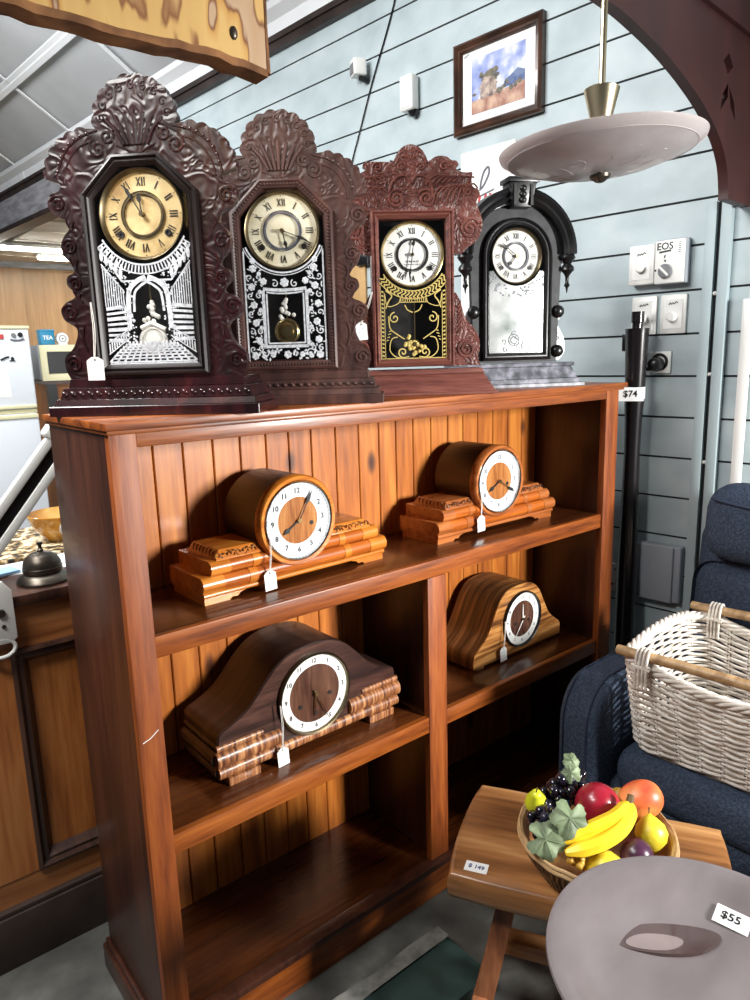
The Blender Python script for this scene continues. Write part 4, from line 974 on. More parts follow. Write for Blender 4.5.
MB().rbox(-.066, .050, -.040, -.029, -.089, .089, .004, 3).build('cover', M['grey_plastic'], bx)
po2 = wall_thing('power_point', 'white double power point low on the wall beside the black pole', 'outlet', 1.075, .635)
MB().rbox(-.03, .03, -.012, 0, -.055, .04, .003, 2).build('plate', M['white_plastic'], po2)
b = MB(); b.disc((0, -.03), .004, -.0135, -.012, 10); b.seg((-.012,.018), (-.006,.024), .003, -.0135, -.012); b.seg((.012,.018), (.006,.024), .003, -.0135, -.012); b.build('socket_holes', M['ink'], po2)
o = MB(); o.rbox(-.731, -.705, -.020, 0, .0, 1.48, .004, 2); o = o.build('pipe_cover', M['white_plastic']); o.location = WO; o.rotation_euler = (0,0,WROT); tag(o, 'white vertical conduit on the teal wall behind the armchair headrest', 'conduit')

# cards lying on the far end of the bookcase top
g1 = MB().box(-.030, .030, -.002, .002, 0, .055, Matrix.Rotation(R_(-6), 4, 'X')).build('grey_card', M['beam_grey']); g1.location = (1.405, .20, TOP); g1.rotation_euler = (0,0,R_(-30)); tag(g1, 'small grey card standing behind the black clock on the bookcase end', 'card')
g2 = MB().box(-.011, .011, -.006, .006, 0, .060).build('white_card', M['paper'], None, bevel=.001); g2.location = (1.447, .175, TOP); g2.rotation_euler = (0,0,R_(-30)); tag(g2, 'slim white card standing at the right end of the bookcase top', 'card')

# black pole lamp
pl = thing('pole_stand', 'tall black tapered pole with paper price band, between bookcase and teal wall', 'pole', (1.556, .006, 0))
b = MB(); b.lathe([(.0, .0),(.115,.0),(.118,.012),(.09,.022),(.034,.034),(.033,.05)], 32, Matrix.Translation((-.0, 0, 0)) @ Matrix.Scale(.42, 4, (1,0,0))); b.build('foot', M['pole_black'], pl)
b = MB(); b.lathe([(.030,.03),(.031,.55),(.029,.72),(.0245,.95),(.023,1.06),(.025,1.15),(.028,1.20),(.0285,1.22)], 28); b.build('lower_tube', M['pole_black'], pl)
b = MB(); b.lathe([(.0275,1.22),(.029,1.26),(.033,1.40),(.034,1.414),(.015,1.416),(.015,1.43),(.018,1.432),(.018,1.462),(0,1.463)], 28); b.build('socket_top', M['pole_black'], pl)
b = MB(); b.rbox(-.012, .012, .03, .042, 1.35, 1.40, .003, 2); b.build('switch', M['black_plastic'], pl)
b = MB(); b.lathe([(.0292,1.212),(.0292,1.246),(.0285,1.246),(.0285,1.212),(.0292,1.212)], 28); b.box(-.050, .026, -.0305, -.0297, 1.206, 1.246, Matrix.Rotation(R_(-59), 4, 'Z') @ Matrix.Rotation(PI, 4, 'Z') @ Matrix.Rotation(PI, 4, 'Z'))
lb = b.build('price_band', M['paper'], pl)
b = MB(); b.text('$74', .026, Matrix.Rotation(R_(-59), 4, 'Z') @ Matrix.Translation((-.012, -.0309, 1.227)) @ Matrix.Rotation(PI/2, 4, 'X')); b.build('lettering', M['ink'], lb)

# pendant lamp
pn = thing('pendant_lamp', 'hanging pendant lamp with brass cone and wide pinkish glass dish', 'lamp', (.826, -.338, 1.712))
def translucent(nt, bs, c, f, clear):
    L = nt.links; o = nt.nodes['Material Output']; tl = N(nt, 'ShaderNodeBsdfTranslucent'); tl.inputs['Color'].default_value = lin(c); tp = N(nt, 'ShaderNodeBsdfTransparent')
    m1 = N(nt, 'ShaderNodeMixShader'); m1.inputs[0].default_value = f; m2 = N(nt, 'ShaderNodeMixShader'); m2.inputs[0].default_value = clear
    L.new(bs.outputs[0], m1.inputs[1]); L.new(tl.outputs[0], m1.inputs[2]); L.new(m1.outputs[0], m2.inputs[1]); L.new(tp.outputs[0], m2.inputs[2]); L.new(m2.outputs[0], o.inputs['Surface'])
def ribbed_glass():
    m, nt, bs = nm('pink sunburst glass'); L = nt.links
    tc = N(nt, 'ShaderNodeTexCoord'); sx = N(nt, 'ShaderNodeSeparateXYZ'); L.new(tc.outputs['Object'], sx.inputs[0])
    at = N(nt, 'ShaderNodeMath', operation='ARCTAN2'); L.new(sx.outputs['Y'], at.inputs[0]); L.new(sx.outputs['X'], at.inputs[1])
    mu = N(nt, 'ShaderNodeMath', operation='MULTIPLY'); mu.inputs[1].default_value = 90; L.new(at.outputs[0], mu.inputs[0])
    sn = N(nt, 'ShaderNodeMath', operation='SINE'); L.new(mu.outputs[0], sn.inputs[0])
    bp = N(nt, 'ShaderNodeBump'); bp.inputs['Strength'].default_value = .08; bp.inputs['Distance'].default_value = .001; L.new(sn.outputs[0], bp.inputs['Height']); L.new(bp.outputs['Normal'], bs.inputs['Normal'])
    bs.inputs['Base Color'].default_value = lin((228,220,219)); bs.inputs['Roughness'].default_value = .22; bs.inputs['Coat Weight'].default_value = .3
    translucent(nt, bs, (236,229,228), .45, .15); return m
M['pink_glass'] = ribbed_glass(); M['pink_glass2'] = mottled('frosted pattern glass', [(.35,(206,198,198)),(.6,(226,220,220))], 12, .25, coat=.3); translucent(M['pink_glass2'].node_tree, M['pink_glass2'].node_tree.nodes['Principled BSDF'], (226,218,218), .35, .1)
b = MB(); b.lathe([(.182,.006),(.180,.000),(.150,-.013),(.110,-.026),(.06,-.034),(.012,-.036),(.012,-.031),(.06,-.029),(.11,-.021),(.15,-.008),(.181,.0065),(.182,.006)], 72); ds = b.build('glass_dish', M['pink_glass'], pn, angle=60)
TILT = Matrix.Rotation(R_(-2.4), 4, Vector((1.21, .81, 0))); ds.rotation_euler = TILT.to_euler()
b = MB(); b.lathe([(.166,-.0085),(.150,-.0145),(.110,-.0275),(.06,-.0355),(.012,-.0375)], 64)
b.build('frosted_centre', M['pink_glass2'], ds, angle=60)
b = MB()
for k in range(10):
    a = 2*PI*k/10; P = []
    for (q, s) in ((.05,0),(.075,.25),(.10,.1),(.12,-.12),(.105,-.25),(.085,-.2)):
        zz = -.0385+max(0, (q-.05))*.20; P.append((q*math.cos(a+s), q*math.sin(a+s), zz))
    b.tube(catmull(P, 4), .0003, 4)
b.tube([(.166*math.cos(2*PI*k/60), .166*math.sin(2*PI*k/60), -.0085) for k in range(60)], .0010, 6, closed=True)
b.build('etched_leaves', M['pink_glass2'], ds)
b = MB(); b.lathe([(0,-.056),(.008,-.054),(.018,-.047),(.019,-.042),(.006,-.040),(.005,-.034),(.005,.05)], 24); fi = b.build('finial', M['pewter'], pn); fi.rotation_euler = TILT.to_euler()
b = MB(); b.lathe([(.0,-.02),(.017,-.02),(.017,.044),(.018,.048),(.0305,.098),(.0315,.102),(.029,.104),(0,.104)], 36); b.build('cone', M['pale_brass'], pn)
b = MB(); b.tube([(0,0,.100),(0,0,1.65)], .0058, 14); b.build('rod', M['pale_brass'], pn)
b = MB(); b.lathe([(0,1.62),(.03,1.625),(.05,1.66),(.05,1.70),(0,1.70)], 24); b.build('canopy', M['brass'], pn)

# hanging slab board
hb = thing('wooden_board', 'stained yellow brown timber board hanging in front at top left', 'board', (0, -.3, 1.718))
b = MB(); rnd = random.Random(9)
low = [(-.55+k*.0175, rnd.uniform(-.0015,.0015)-.0015*math.sin(k*.5)) for k in range(0, 40)]; low[-1] = (.148, -.006)
P = low+[(.150,.02),(.147,.12),(.150,.30),(-.55,.30)]
b.prism(P, 0, .028); b.build('slab', M['hung_board'], hb)
b = MB(); b.prism([(p[0], p[1]+.004) for p in low]+[(p[0], p[1]-.004-rnd.uniform(0,.002)) for p in reversed(low)], -.001, .030); b.prism([(.1475,-.004),(.152,-.006),(.1505,.05),(.152,.11),(.151,.2),(.153,.3),(.1475,.3)], -.001, .030); b.build('live_edge', M['bark'], hb)
b = MB(); b.ball((.102,-.001,.030), (.005,.003,.008), 10); b.build('knot', M['pewter'], hb)
b = MB(); b.tube([(-.45,.014,.29),(-.45,.014,2.2)], .002, 6); b.tube([(.10,.014,.29),(.10,.014,1.85)], .002, 6); b.build('assumed_wire', M['pewter'], hb)  # assumed wires out of view, added to hold the board up

# ------------------------------------------------------------------ counter and its things
ct = thing('counter', 'panelled cedar shop counter with dark top behind the bookcase, left', 'counter', (0, .49, 0))
CZ = .872
MB().box(-1.5, .75, -.02, .62, CZ-.026, CZ).build('worktop', M['counter_mould'], ct, bevel=.006)
MB().box(-1.48, .73, .02, .60, .02, CZ-.026).build('carcass', M['counter_rail'], ct)
MB().box(-1.48, .73, .0, .02, .748, CZ-.026).build('top_rail', M['counter_rail'], ct)
MB().box(-1.48, .73, .0, .02, .14, .205).build('bottom_rail', M['counter_rail'], ct)
for x0, x1 in ((-1.1,-.90),(-.26,-.095),(.55,.7)): MB().box(x0, x1, -.002, .02, .205, .748).build('stile', M['counter'], ct)
for x0, x1 in ((-.9,-.26),(-.095,.55)):
    f = MB().box(x0, x1, .012, .02, .205, .748).build('panel', M['counter'], ct)
    b = MB(); moulding(b, [(x0,.205),(x1,.205),(x1,.748),(x0,.748)], [(0,.014),(0,-.008),(.008,-.012),(.016,-.004),(.024,-.006),(.032,.004),(.038,.012)]); b.build('panel_moulding', M['counter_mould'], f)
MB().box(-1.48, .73, -.022, .02, 0, .13).box(-1.48, .73, -.016, .02, .13, .142).build('skirting', M['skirting'], ct, bevel=.002)
bl = thing('service_bell', 'worn bronze service bell on the counter edge', 'bell', (.006, .545, CZ))
b = MB(); b.lathe([(.0,.0),(.056,.0),(.057,.006),(.053,.014),(.040,.022),(.034,.024)], 40); b.build('base', M['pewter'], bl)
b = MB(); b.lathe([(.041,.024),(.0425,.030),(.040,.046),(.034,.058),(.022,.067),(.008,.071),(0,.0715)], 40); b.tube([(.0415*math.cos(2*PI*k/40), .0415*math.sin(2*PI*k/40), .035) for k in range(40)], .0012, 6, closed=True); b.build('dome', M['pewter'], bl)
b = MB(); b.lathe([(.006,.070),(.007,.074),(.004,.078),(.004,.086),(.0065,.087),(.0065,.092),(0,.093)], 16); b.build('plunger', M['pewter'], bl)
gb = thing('amber_bowl', 'amber and clear glass bowl on the counter behind the bell', 'bowl', (.150, .90, CZ+.0105)); gb.scale = (.82, .82, .82)
b = MB(); b.lathe([(.0,.0),(.05,.0),(.055,.006),(.09,.05),(.105,.090),(.102,.092),(.086,.054),(.05,.012),(0,.008)], 40); b.build('body', M['amber_glass'], gb)
b = MB(); b.ring((0,0), .022, .042, -.003, .003, 30); 
for v in b.bm.verts: v.co = Matrix.Translation((.012,-.088,.052)) @ Matrix.Rotation(R_(25), 4, 'X') @ v.co
b.build('clear_roundel', M['dial_grey'], gb)
cl = MB(); cl.box(-.2, .22, -.20, .16, 0, .010); cl = cl.build('patterned_cloth', M['cloth_gold'], None, bevel=.003); cl.location = (.05, .96, CZ); tag(cl, 'black and gold patterned cloth on the counter under the amber bowl', 'cloth')
nl = MB(); nl.box(-.09, .075, -.035, .02, 0, .006, Matrix.Rotation(R_(12), 4, 'Z')); nl = nl.build('blue_card', M['blue_card']); nl.location = (-.10, .665, CZ+.002); tag(nl, 'pale blue card lying on the counter left of the bell', 'card')
ps = MB(); ps.box(-.16, .15, -.055, .055, 0, .002, Matrix.Rotation(R_(-8), 4, 'Z')); ps.box(-.10, .17, -.03, .065, .002, .004, Matrix.Rotation(R_(5), 4, 'Z')); ps = ps.build('paper_sheet', M['paper'], None); ps.location = (.05, .685, CZ); tag(ps, 'white papers lying on the counter behind the bronze bell', 'paper')
nl.location.z = CZ+.0045
# white folding arm and its plate
wa = thing('folding_arm', 'white aluminium arm with a black slot leaning behind the bookcase corner', 'arm', (-.25, .56, CZ))
A = Vector((.112, .02, .040)); Bv = Vector((.348, .02, .325)); d = (Bv-A).normalized(); L_ = (Bv-A).length; q = d.to_track_quat('X', 'Y').to_matrix().to_4x4(); q = Matrix.Translation(A) @ q
ang = -math.atan2(d.z, d.x)
Mt = Matrix.Translation(A) @ Matrix.Rotation(ang, 4, 'Y')
b = MB(); b.rbox(0, L_, -.012, .012, .012, .032, .003, 2, Mt); b.rbox(0, L_, -.012, .012, -.032, -.012, .003, 2, Mt); b.box(0, L_, .002, .010, -.013, .013, Mt); b.build('channel', M['alu'], wa)
b = MB(); b.box(.0, L_-.01, -.006, .002, -.0125, .0125, Mt); b.build('slot', M['black_plastic'], wa)
b = MB(); b.rbox(L_-.03, L_+.012, -.018, .018, -.02, .046, .008, 3, Mt); b.ring((L_+.0, .0), .022, .040, -.017, .017, 20, (0, PI)); b.build('end_bracket', M['alu'], wa)
wpz = thing('lock_plate', 'white metal plate with screw and ring hanging on the counter front', 'plate', (-.125, .466, .84))
b = MB(); b.plate([(-.06,-.065),(.036,-.065),(.046,-.055),(.046,.05),(.030,.072),(-.06,.072)], [], -.004, .004); b.build('plate', M['white_plastic'], wpz, bevel=.0015)
b = MB(); b.lathe([(.009,0),(.008,.005),(0,.006)], 16, Matrix.Translation((.020,-.004,.004)) @ Matrix.Rotation(PI/2, 4, 'X')); b.lathe([(.0045,0),(.004,.003),(0,.0035)], 12, Matrix.Translation((.022,-.004,-.026)) @ Matrix.Rotation(PI/2, 4, 'X')); b.build('screw', M['pewter'], wpz)
b = MB(); b.tube([(.012+.028*math.cos(a), 0, -.075+.020*math.sin(a)) for a in [2*PI*k/28 for k in range(28)]], .0045, 8, closed=True); b.build('ring', M['alu'], wpz)

# fridge, microwave and what stands there
fr = thing('refrigerator', 'white refrigerator with freezer door, far left behind the counter', 'refrigerator', (.57, 3.87, 0))
MB().rbox(-.3, .284, .03, .6, .02, 1.60, .01, 2).build('cabinet', M['fridge'], fr)
f = MB().rbox(-.3, .29, -.03, .028, 1.09, 1.59, .012, 3).build('freezer_door', M['fridge'], fr)
MB().rbox(-.305, .295, -.034, .6, 1.592, 1.612, .006, 2).build('top_panel', M['cream'], fr)
MB().rbox(-.3, .29, -.03, .028, .10, 1.06, .012, 3).build('lower_door', M['fridge'], fr)
MB().rbox(-.3, .287, -.02, .02, 1.062, 1.088, .004, 2).build('door_gap_trim', M['cream'], fr)
b = MB(); b.rbox(-.29,.285,-.04,-.028,1.03,1.055,.004,2); b.rbox(-.29,.285,-.04,-.028,1.095,1.115,.004,2); b.build('door_handle', M['cream'], fr)
MB().box(-.28, .27, .02, .55, 0, .02).build('feet', M['black_plastic'], fr)
def magnet(label, x, z, fn, mat, name='fridge_magnet', grp='magnets on the freezer door'):
    b = MB(); fn(b); o = b.build(name, M[mat]); o.location = (.57+x, 3.8395, z); tag(o, label, 'magnet', grp)
magnet('small round grey magnet on the freezer door, left of the pair', .195, 1.553, lambda b: b.disc((0,0), .014, -.008, 0, 18), 'lens')
magnet('small round dark ring magnet on the freezer door, right of the pair', .235, 1.556, lambda b: (b.ring((0,0), .007, .015, -.008, 0, 18), b.disc((0,0), .008, -.005, 0, 12)), 'ink')
magnet('curved grey strip magnet below the round pair on the freezer door', .215, 1.525, lambda b: b.strip([(-.04,.003),(-.02,-.003),(.01,-.003),(.04,.006)], .010, -.006, 0), 'ink_soft')
magnet('small red square magnet on the freezer door left edge', .125, 1.545, lambda b: b.box(-.012, .012, -.006, 0, -.014, .014), 'red')
magnet('black bird shaped magnet in the middle of the freezer door', .155, 1.413, lambda b: (b.strip([(-.05,-.012),(-.02,.004),(0,.008)], .010, -.006, 0), b.ball((.018,-.003,-.006), (.010,.003,.014), 8), b.seg((0,-.017),(.032,-.017),.006,-.006,0)), 'ink')
def frm(b):
    for p, q in (((-.10,-.09),(.012,-.09)),((.012,-.09),(.0,.09))): b.seg(p, q, .006, -.003, -.001)
    b.prism([(-.10,-.10),(.03,-.10),(.02,.09),(-.10,.09)], -.001, 0)
magnet('white paper note with dark border stuck on the freezer door', .115, 1.265, frm, 'paper', 'paper_note', None)
sh = thing('appliance_stand', 'brown timber stand holding the cream microwave behind the refrigerator', 'stand', (1.10, 4.02, 0))
MB().box(-.15, .35, -.0, .36, 1.235, 1.258).build('top_board', M['counter_mould'], sh)
MB().box(-.12, -.06, -.0, .05, 0, 1.235).build('post', M['black_plastic'], sh)
MB().box(-.12, .33, .05, .34, 0, 1.235).build('body', M['ply_dark'], sh)
mw = thing('microwave', 'cream microwave oven with dark window on the timber stand', 'microwave', (1.10, 4.02, 1.258))
MB().rbox(-.155, .30, .012, .32, .008, .238, .006, 2).build('body', M['grey_plastic'], mw)
f = MB(); moulding(f, [(-.145,.0),(.30,.0),(.30,.238),(-.145,.238)], [(0,.03),(0,-.006),(.01,-.010),(.042,-.010),(.048,.002)]); f.build('front_frame', M['cream'], mw)
MB().box(-.10, .26, -.002, .004, .044, .194).build('window', M['black_plastic'], mw)
MB().rbox(-.10, .30, -.018, -.008, .192, .210, .004, 2).build('handle', M['cream'], mw)
MB().box(-.13, .28, .03, .30, 0, .008).build('feet', M['black_plastic'], mw)
tn = thing('tea_tin', 'blue tin with white lettering on top of the cream microwave', 'tin', (1.025, 4.09, 1.496))
MB().rbox(-.045, .045, -.045, .045, 0, .098, .006, 3).build('body', M['tin'], tn); MB().rbox(-.047, .047, -.047, .047, .085, .104, .005, 2).build('lid', M['tin'], tn)
b = MB(); b.text('TEA', .036, FR(0, .048, -.0455)); b.build('lettering', M['paper'], tn)
wc = thing('alarm_clock', 'small round white clock on top of the microwave beside the tin', 'clock', (1.128, 4.09, 1.496))
b = MB(); b.disc((0,.043), .040, -.02, .02, 32); b.build('case', M['white_plastic'], wc, bevel=.004)
b = MB(); b.ring((0,.043), .02, .024, -.0225, -.0195, 24); b.ball((0,-.021,.043), (.006,.003,.006), 8); b.build('dial', M['ink_soft'], wc)
b = MB(); b.box(-.03,.03,-.018,.018,0,.012); b.build('foot', M['white_plastic'], wc)

# ------------------------------------------------------------------ green box in front of the plinth
gx = thing('green_box', 'low dark green box with dusty grey top edge on the floor before the bookcase', 'box', (.26, -.235, 0))
MB().box(-.30, .34, -.05, .112, 0, .05).build('body', M['green'], gx, bevel=.003)
b = MB(); P = [(-.30,.115),(-.1,.112),(.05,.118),(.15,.110),(.25,.117),(.34,.113),(.34,.078),(-.30,.078)]
b.hull([(p[0], p[1], .05) for p in P], [(p[0]*.999, p[1]-.002, .056) for p in P]); b.build('dusty_edge', M['crack'], gx)

# ------------------------------------------------------------------ stool
st = thing('wooden_stool', 'acacia slab stool with splayed legs holding the fruit bowl', 'stool', (.660, -.476, 0), R_(-60))
SZ = .43
b = MB(); out = [tuple(p) for p in catmull([(-.226,-.125),(-.20,-.143),(0,-.146),(.20,-.143),(.228,-.12),(.234,0),(.226,.122),(.20,.142),(0,.140),(-.20,.143),(-.228,.125),(-.236,0)], 6, True)]
def rng(k, z): return [(p[0]*k[0]*1.06, p[1]*k[1]*1.03, z) for p in out]
b.loft([rng((.93,.90), SZ-.058), rng((.985,.975), SZ-.050), rng((1,1), SZ-.035), rng((1,1), SZ-.012), rng((.99,.985), SZ-.003), rng((.965,.955), SZ)], caps=True); b.build('seat', M['stool'], st, angle=50)
for sx in (-1, 1):
    for sy in (-1, 1):
        b = MB(); x = sx*.135; yt = sy*.065; yb = sy*.125; xb = sx*.205
        b.hull([(xb-.018, yb-.030, 0), (xb+.018, yb-.030, 0), (xb+.018, yb+.030, 0), (xb-.018, yb+.030, 0)], [(x-.018, yt-.032, SZ-.058), (x+.018, yt-.032, SZ-.058), (x+.018, yt+.032, SZ-.058), (x-.018, yt+.032, SZ-.058)]); b.build('leg', M['stool_leg'], st, bevel=.003)
    b = MB(); b.rbox(sx*.180-.016, sx*.180+.016, -.14, .14, .125, .165, .005, 2); b.build('end_rail', M['stool_leg'], st)
b = MB(); b.rbox(-.19, .19, -.02, .02, .165, .20, .005, 2); b.build('stretcher', M['stool'], st)
lb = MB(); lb.box(-.021, .021, -.013, .013, 0, .0006); lb = lb.build('price_label', M['paper'], st); 
Minv = Matrix.Rotation(R_(60), 4, 'Z')
pp = Minv @ Vector((.4765-.672, -.369+.477, 0)); lb.location = (pp.x, pp.y, SZ+.0003)
b = MB(); b.text('$ 149', .013, Matrix.Translation((0, 0, .0009)) @ Matrix.Rotation(R_(-3), 4, 'Z')); b.build('lettering', plain('blue ink', (70,84,130), .6), lb)

# ------------------------------------------------------------------ fruit bowl and fruit
FB = Vector((.613, -.518, SZ))
fb = thing('woven_bowl', 'shallow woven cane bowl of fruit on the stool', 'bowl', FB); fb.scale = (.955, .955, 1.14)
b = MB(); b.lathe([(0,.002),(.085,.002),(.100,.012),(.125,.045),(.136,.070),(.132,.071),(.120,.046),(.095,.016),(.08,.008),(0,.008)], 48); b.build('body', M['bowl_cane'], fb)
b = MB()
for k in range(72):
    a = 2*PI*k/72
    b.tube([((.086+.0)*math.cos(a), .086*math.sin(a), .004), (.103*math.cos(a+.03), .103*math.sin(a+.03), .012), (.129*math.cos(a+.08), .129*math.sin(a+.08), .046), (.138*math.cos(a+.1), .138*math.sin(a+.1), .070)], .0022, 5)
b.build('cane_ribs', M['bowl_cane'], fb)
b = MB()
for (r, z, q) in ((.137,.074,.0042),(.141,.070,.0034),(.134,.070,.0034),(.140,.077,.003)): b.tube([(r*math.cos(2*PI*k/64), r*math.sin(2*PI*k/64), z+.0012*math.sin(k*1.7)) for k in range(64)], q, 7, closed=True)
b.build('rim', M['cane'], fb)
def fruit_profile(r, h, dimple=.15, n=14):
    P = []
    for k in range(n+1):
        a = PI*k/n; rr = r*math.sin(a)**.85 if 0 < k < n else 0; zz = -h*math.cos(a)
        zz -= dimple*h*(max(0, math.cos(a))**6)*1.6; zz += dimple*h*(max(0, -math.cos(a))**6)*.8
        P.append((rr, zz))
    return P
def fruit(name, label, cat, loc, r, h, mat, tilt=(0,0,0), dimple=.1, stem=True, prof=None):
    t = thing(name, label, cat, loc); t.rotation_euler = tilt
    b = MB(); b.lathe(prof or fruit_profile(r, h, dimple), 28); b.build('flesh', M[mat], t, angle=70)
    if stem: b = MB(); z0 = (prof[-1][1] if prof else h*(1-dimple*1.6))-.002; b.tube([(0,0,z0-.003),(.001,0,z0+.006),(.003,0,z0+.011)], [.0014,.0012,.0018], 6); b.build('stem', M['stalk'], t)
    return t
fruit('apple', 'crimson red apple in the middle of the woven bowl', 'apple', (.632,-.507,.552), .040, .036, 'apple', (.35,-.45,0), .16)
fruit('mango', 'orange red mango at the back right of the woven bowl', 'mango', (.703,-.549,.552), .034, .040, 'mango', (.9,.7,.3), .02, False)
fruit('pear', 'green yellow pear at the left back of the woven bowl', 'pear', (.566,-.422,.548), .02, .03, 'pear', (.25,-.35,0), 0, prof=[(0,-.026),(.010,-.025),(.018,-.018),(.021,-.007),(.0185,.004),(.013,.014),(.0105,.021),(.008,.026),(0,.028)])
lemp = lambda r, h: [(0,-h*1.12),(r*.16,-h*1.05),(r*.45,-h*.86),(r*.85,-h*.48),(r,0),(r*.85,h*.48),(r*.45,h*.86),(r*.18,h*1.03),(r*.10,h*1.12),(0,h*1.13)]
fruit('lemon', 'yellow lemon at the right side of the woven bowl', 'lemon', (.664,-.594,.528), .027, .028, 'lemon', (-.35,.3,0), 0, True, lemp(.028,.029))
fruit('lemon', 'yellow lemon lying at the front of the bowl under the bananas', 'lemon', (.557,-.572,.505), .028, .032, 'lemon', (1.2,.3,.4), 0, False, lemp(.027,.032))
fruit('plum', 'dark purple plum at the front right of the woven bowl', 'plum', (.608,-.600,.517), .027, .026, 'plum', (.5,.2,0), .1, False)
fruit('lime', 'small golden fruit tucked between apple and mango', 'fruit', (.700,-.505,.535), .017, .02, 'gold_berry', (.4,.2,0), .05, False)
bn = thing('banana_bunch', 'two yellow bananas lying across the front of the woven bowl', 'banana', (.572,-.552,.545))
def banana(pts, r, name='banana'):
    P = catmull([Vector(p) for p in pts], 6); n = len(P)
    rad = [r*(.34+.66*min(1, (i/n)*6))*(1 if i < n*.78 else max(.30, 1-(i-n*.78)/(n*.22)*.72)) for i in range(n)]
    b = MB(); b.tube(P, rad, 7); b.build(name, M['banana'], bn, angle=25)
org = Vector((.572,-.552,.545))
W_ = lambda *ps: [Vector(p)-org for p in ps]
banana(W_((.503,-.532,.536),(.530,-.550,.541),(.562,-.566,.547),(.596,-.575,.558),(.626,-.572,.572),(.640,-.566,.583)), .0140)
banana(W_((.512,-.518,.544),(.538,-.532,.553),(.570,-.547,.562),(.602,-.560,.570),(.628,-.563,.577),(.640,-.564,.584)), .0135)
b = MB(); b.tube(W_((.634,-.565,.579),(.643,-.563,.586),(.649,-.561,.593)), [.008,.007,.006], 8); b.build('stem', M['stalk'], bn)
gbm = thing('berry_cluster', 'little golden berry cluster at the front edge of the bowl', 'berries', (.522,-.541,.512))
rnd = random.Random(6)
for k in range(9):
    b = MB(); b.ball((rnd.uniform(-.012,.012), rnd.uniform(-.010,.010), rnd.uniform(-.008,.01)), .0062, 10); b.build('berry', M['gold_berry'], gbm)
def grapes(label, loc, spots, leaves):
    t = thing('grape_bunch', label, 'grapes', loc, 0, 'black grape bunches in the woven bowl')
    proto = {}
    for i, s in enumerate(spots):
        mt = 'grape_dusty' if i % 5 == 0 else 'grape'
        if mt not in proto:
            b = MB(); b.ball((0,0,0), .0095, 16); o = b.build('grape', M[mat_] if False else M[mt], t); proto[mt] = o
        else: o = proto[mt].copy(); COL.objects.link(o); o.parent = t
        o.location = s; sc_ = rnd.uniform(.85, 1.1); o.scale = (sc_, sc_, sc_)
    b = MB(); b.tube([(0,0,-.01),(0,.004,.01),(.004,.01,.028)], .0018, 6); b.build('stalk', M['stalk'], t)
    for (lx, ly, lz, sz, spin, nx, ny, nz_) in leaves:
        o2 = leaf_mesh(sz).build('leaf', M['leaf'], t, angle=60); o2.location = (lx, ly, lz)
        o2.rotation_euler = (Vector((0,0,1)).rotation_difference(Vector((nx, ny, nz_)).normalized()).to_matrix() @ Matrix.Rotation(R_(spin), 3, 'Z')).to_euler()
    return t
def leaf_mesh(s):
    b = MB(); n = 40; out = []
    for k in range(n):
        a = 2*PI*k/n; lob = .74+.20*abs(math.cos(2.5*a))**1.2+.05*math.cos(17*a)
        if abs(a-PI) < .3: lob *= .55
        out.append((s*lob*math.cos(a), s*lob*math.sin(a)))
    def zf(x, y): return -.9*(x*x+y*y)/s*.35+.10*s*math.sin(5*math.atan2(y, x))*min(1, math.hypot(x, y)/s)
    for off in (0,):
        c = b.bm.verts.new((0,0,.001)); rings = []
        for f in (.35,.7,1.0): rings.append([b.bm.verts.new((p[0]*f, p[1]*f, zf(p[0]*f, p[1]*f))) for p in out])
        for k in range(n): b.face([c, rings[0][k], rings[0][(k+1)%n]])
        for r0, r1 in zip(rings, rings[1:]):
            for k in range(n): b.face([r0[k], r1[k], r1[(k+1)%n], r0[(k+1)%n]])
        ext = bmesh.ops.extrude_face_region(b.bm, geom=b.bm.faces[:])
        for v in [g for g in ext['geom'] if isinstance(g, bmesh.types.BMVert)]: v.co.z -= .0012
    for q in range(5):
        a = (q-2)*R_(58); b.tube([(0,0,.0015),(s*.4*math.cos(a), s*.4*math.sin(a), zf(s*.4*math.cos(a), s*.4*math.sin(a))+.0008),(s*.8*math.cos(a), s*.8*math.sin(a), zf(s*.8*math.cos(a), s*.8*math.sin(a))+.0006)], [.0012,.0009,.0004], 5)
    return b
def cluster(n, rx, ry, rz, seed, gap=.0165):
    rd = random.Random(seed); out = []; tries = 0
    while len(out) < n and tries < 6000:
        tries += 1; a = rd.uniform(0, 2*PI); h = rd.uniform(-1, 1); q = math.sqrt(1-h*h)*rd.uniform(.55, 1)
        p = Vector((rx*q*math.cos(a), ry*q*math.sin(a), rz*h*rd.uniform(.5, 1)))
        if all((p-o).length > gap for o in out): out.append(p)
    return out
grapes('front bunch of black grapes spilling over the left rim with two grey leaves', (.545,-.468,.535), cluster(32, .040, .034, .030, 1, .0155), [(-.056,-.034,.016,.036,-60,-.7,-.5,.75), (-.014,-.052,.046,.036,-150,-.5,-.6,.8)])
grapes('back bunch of black grapes behind the apple with one small leaf', (.632,-.437,.548), cluster(44, .060, .028, .030, 2, .0155), [(.002,-.012,.040,.020,60,-.6,-.5,.7), (.036,.012,.042,.018,20,-.3,-.6,.8)])

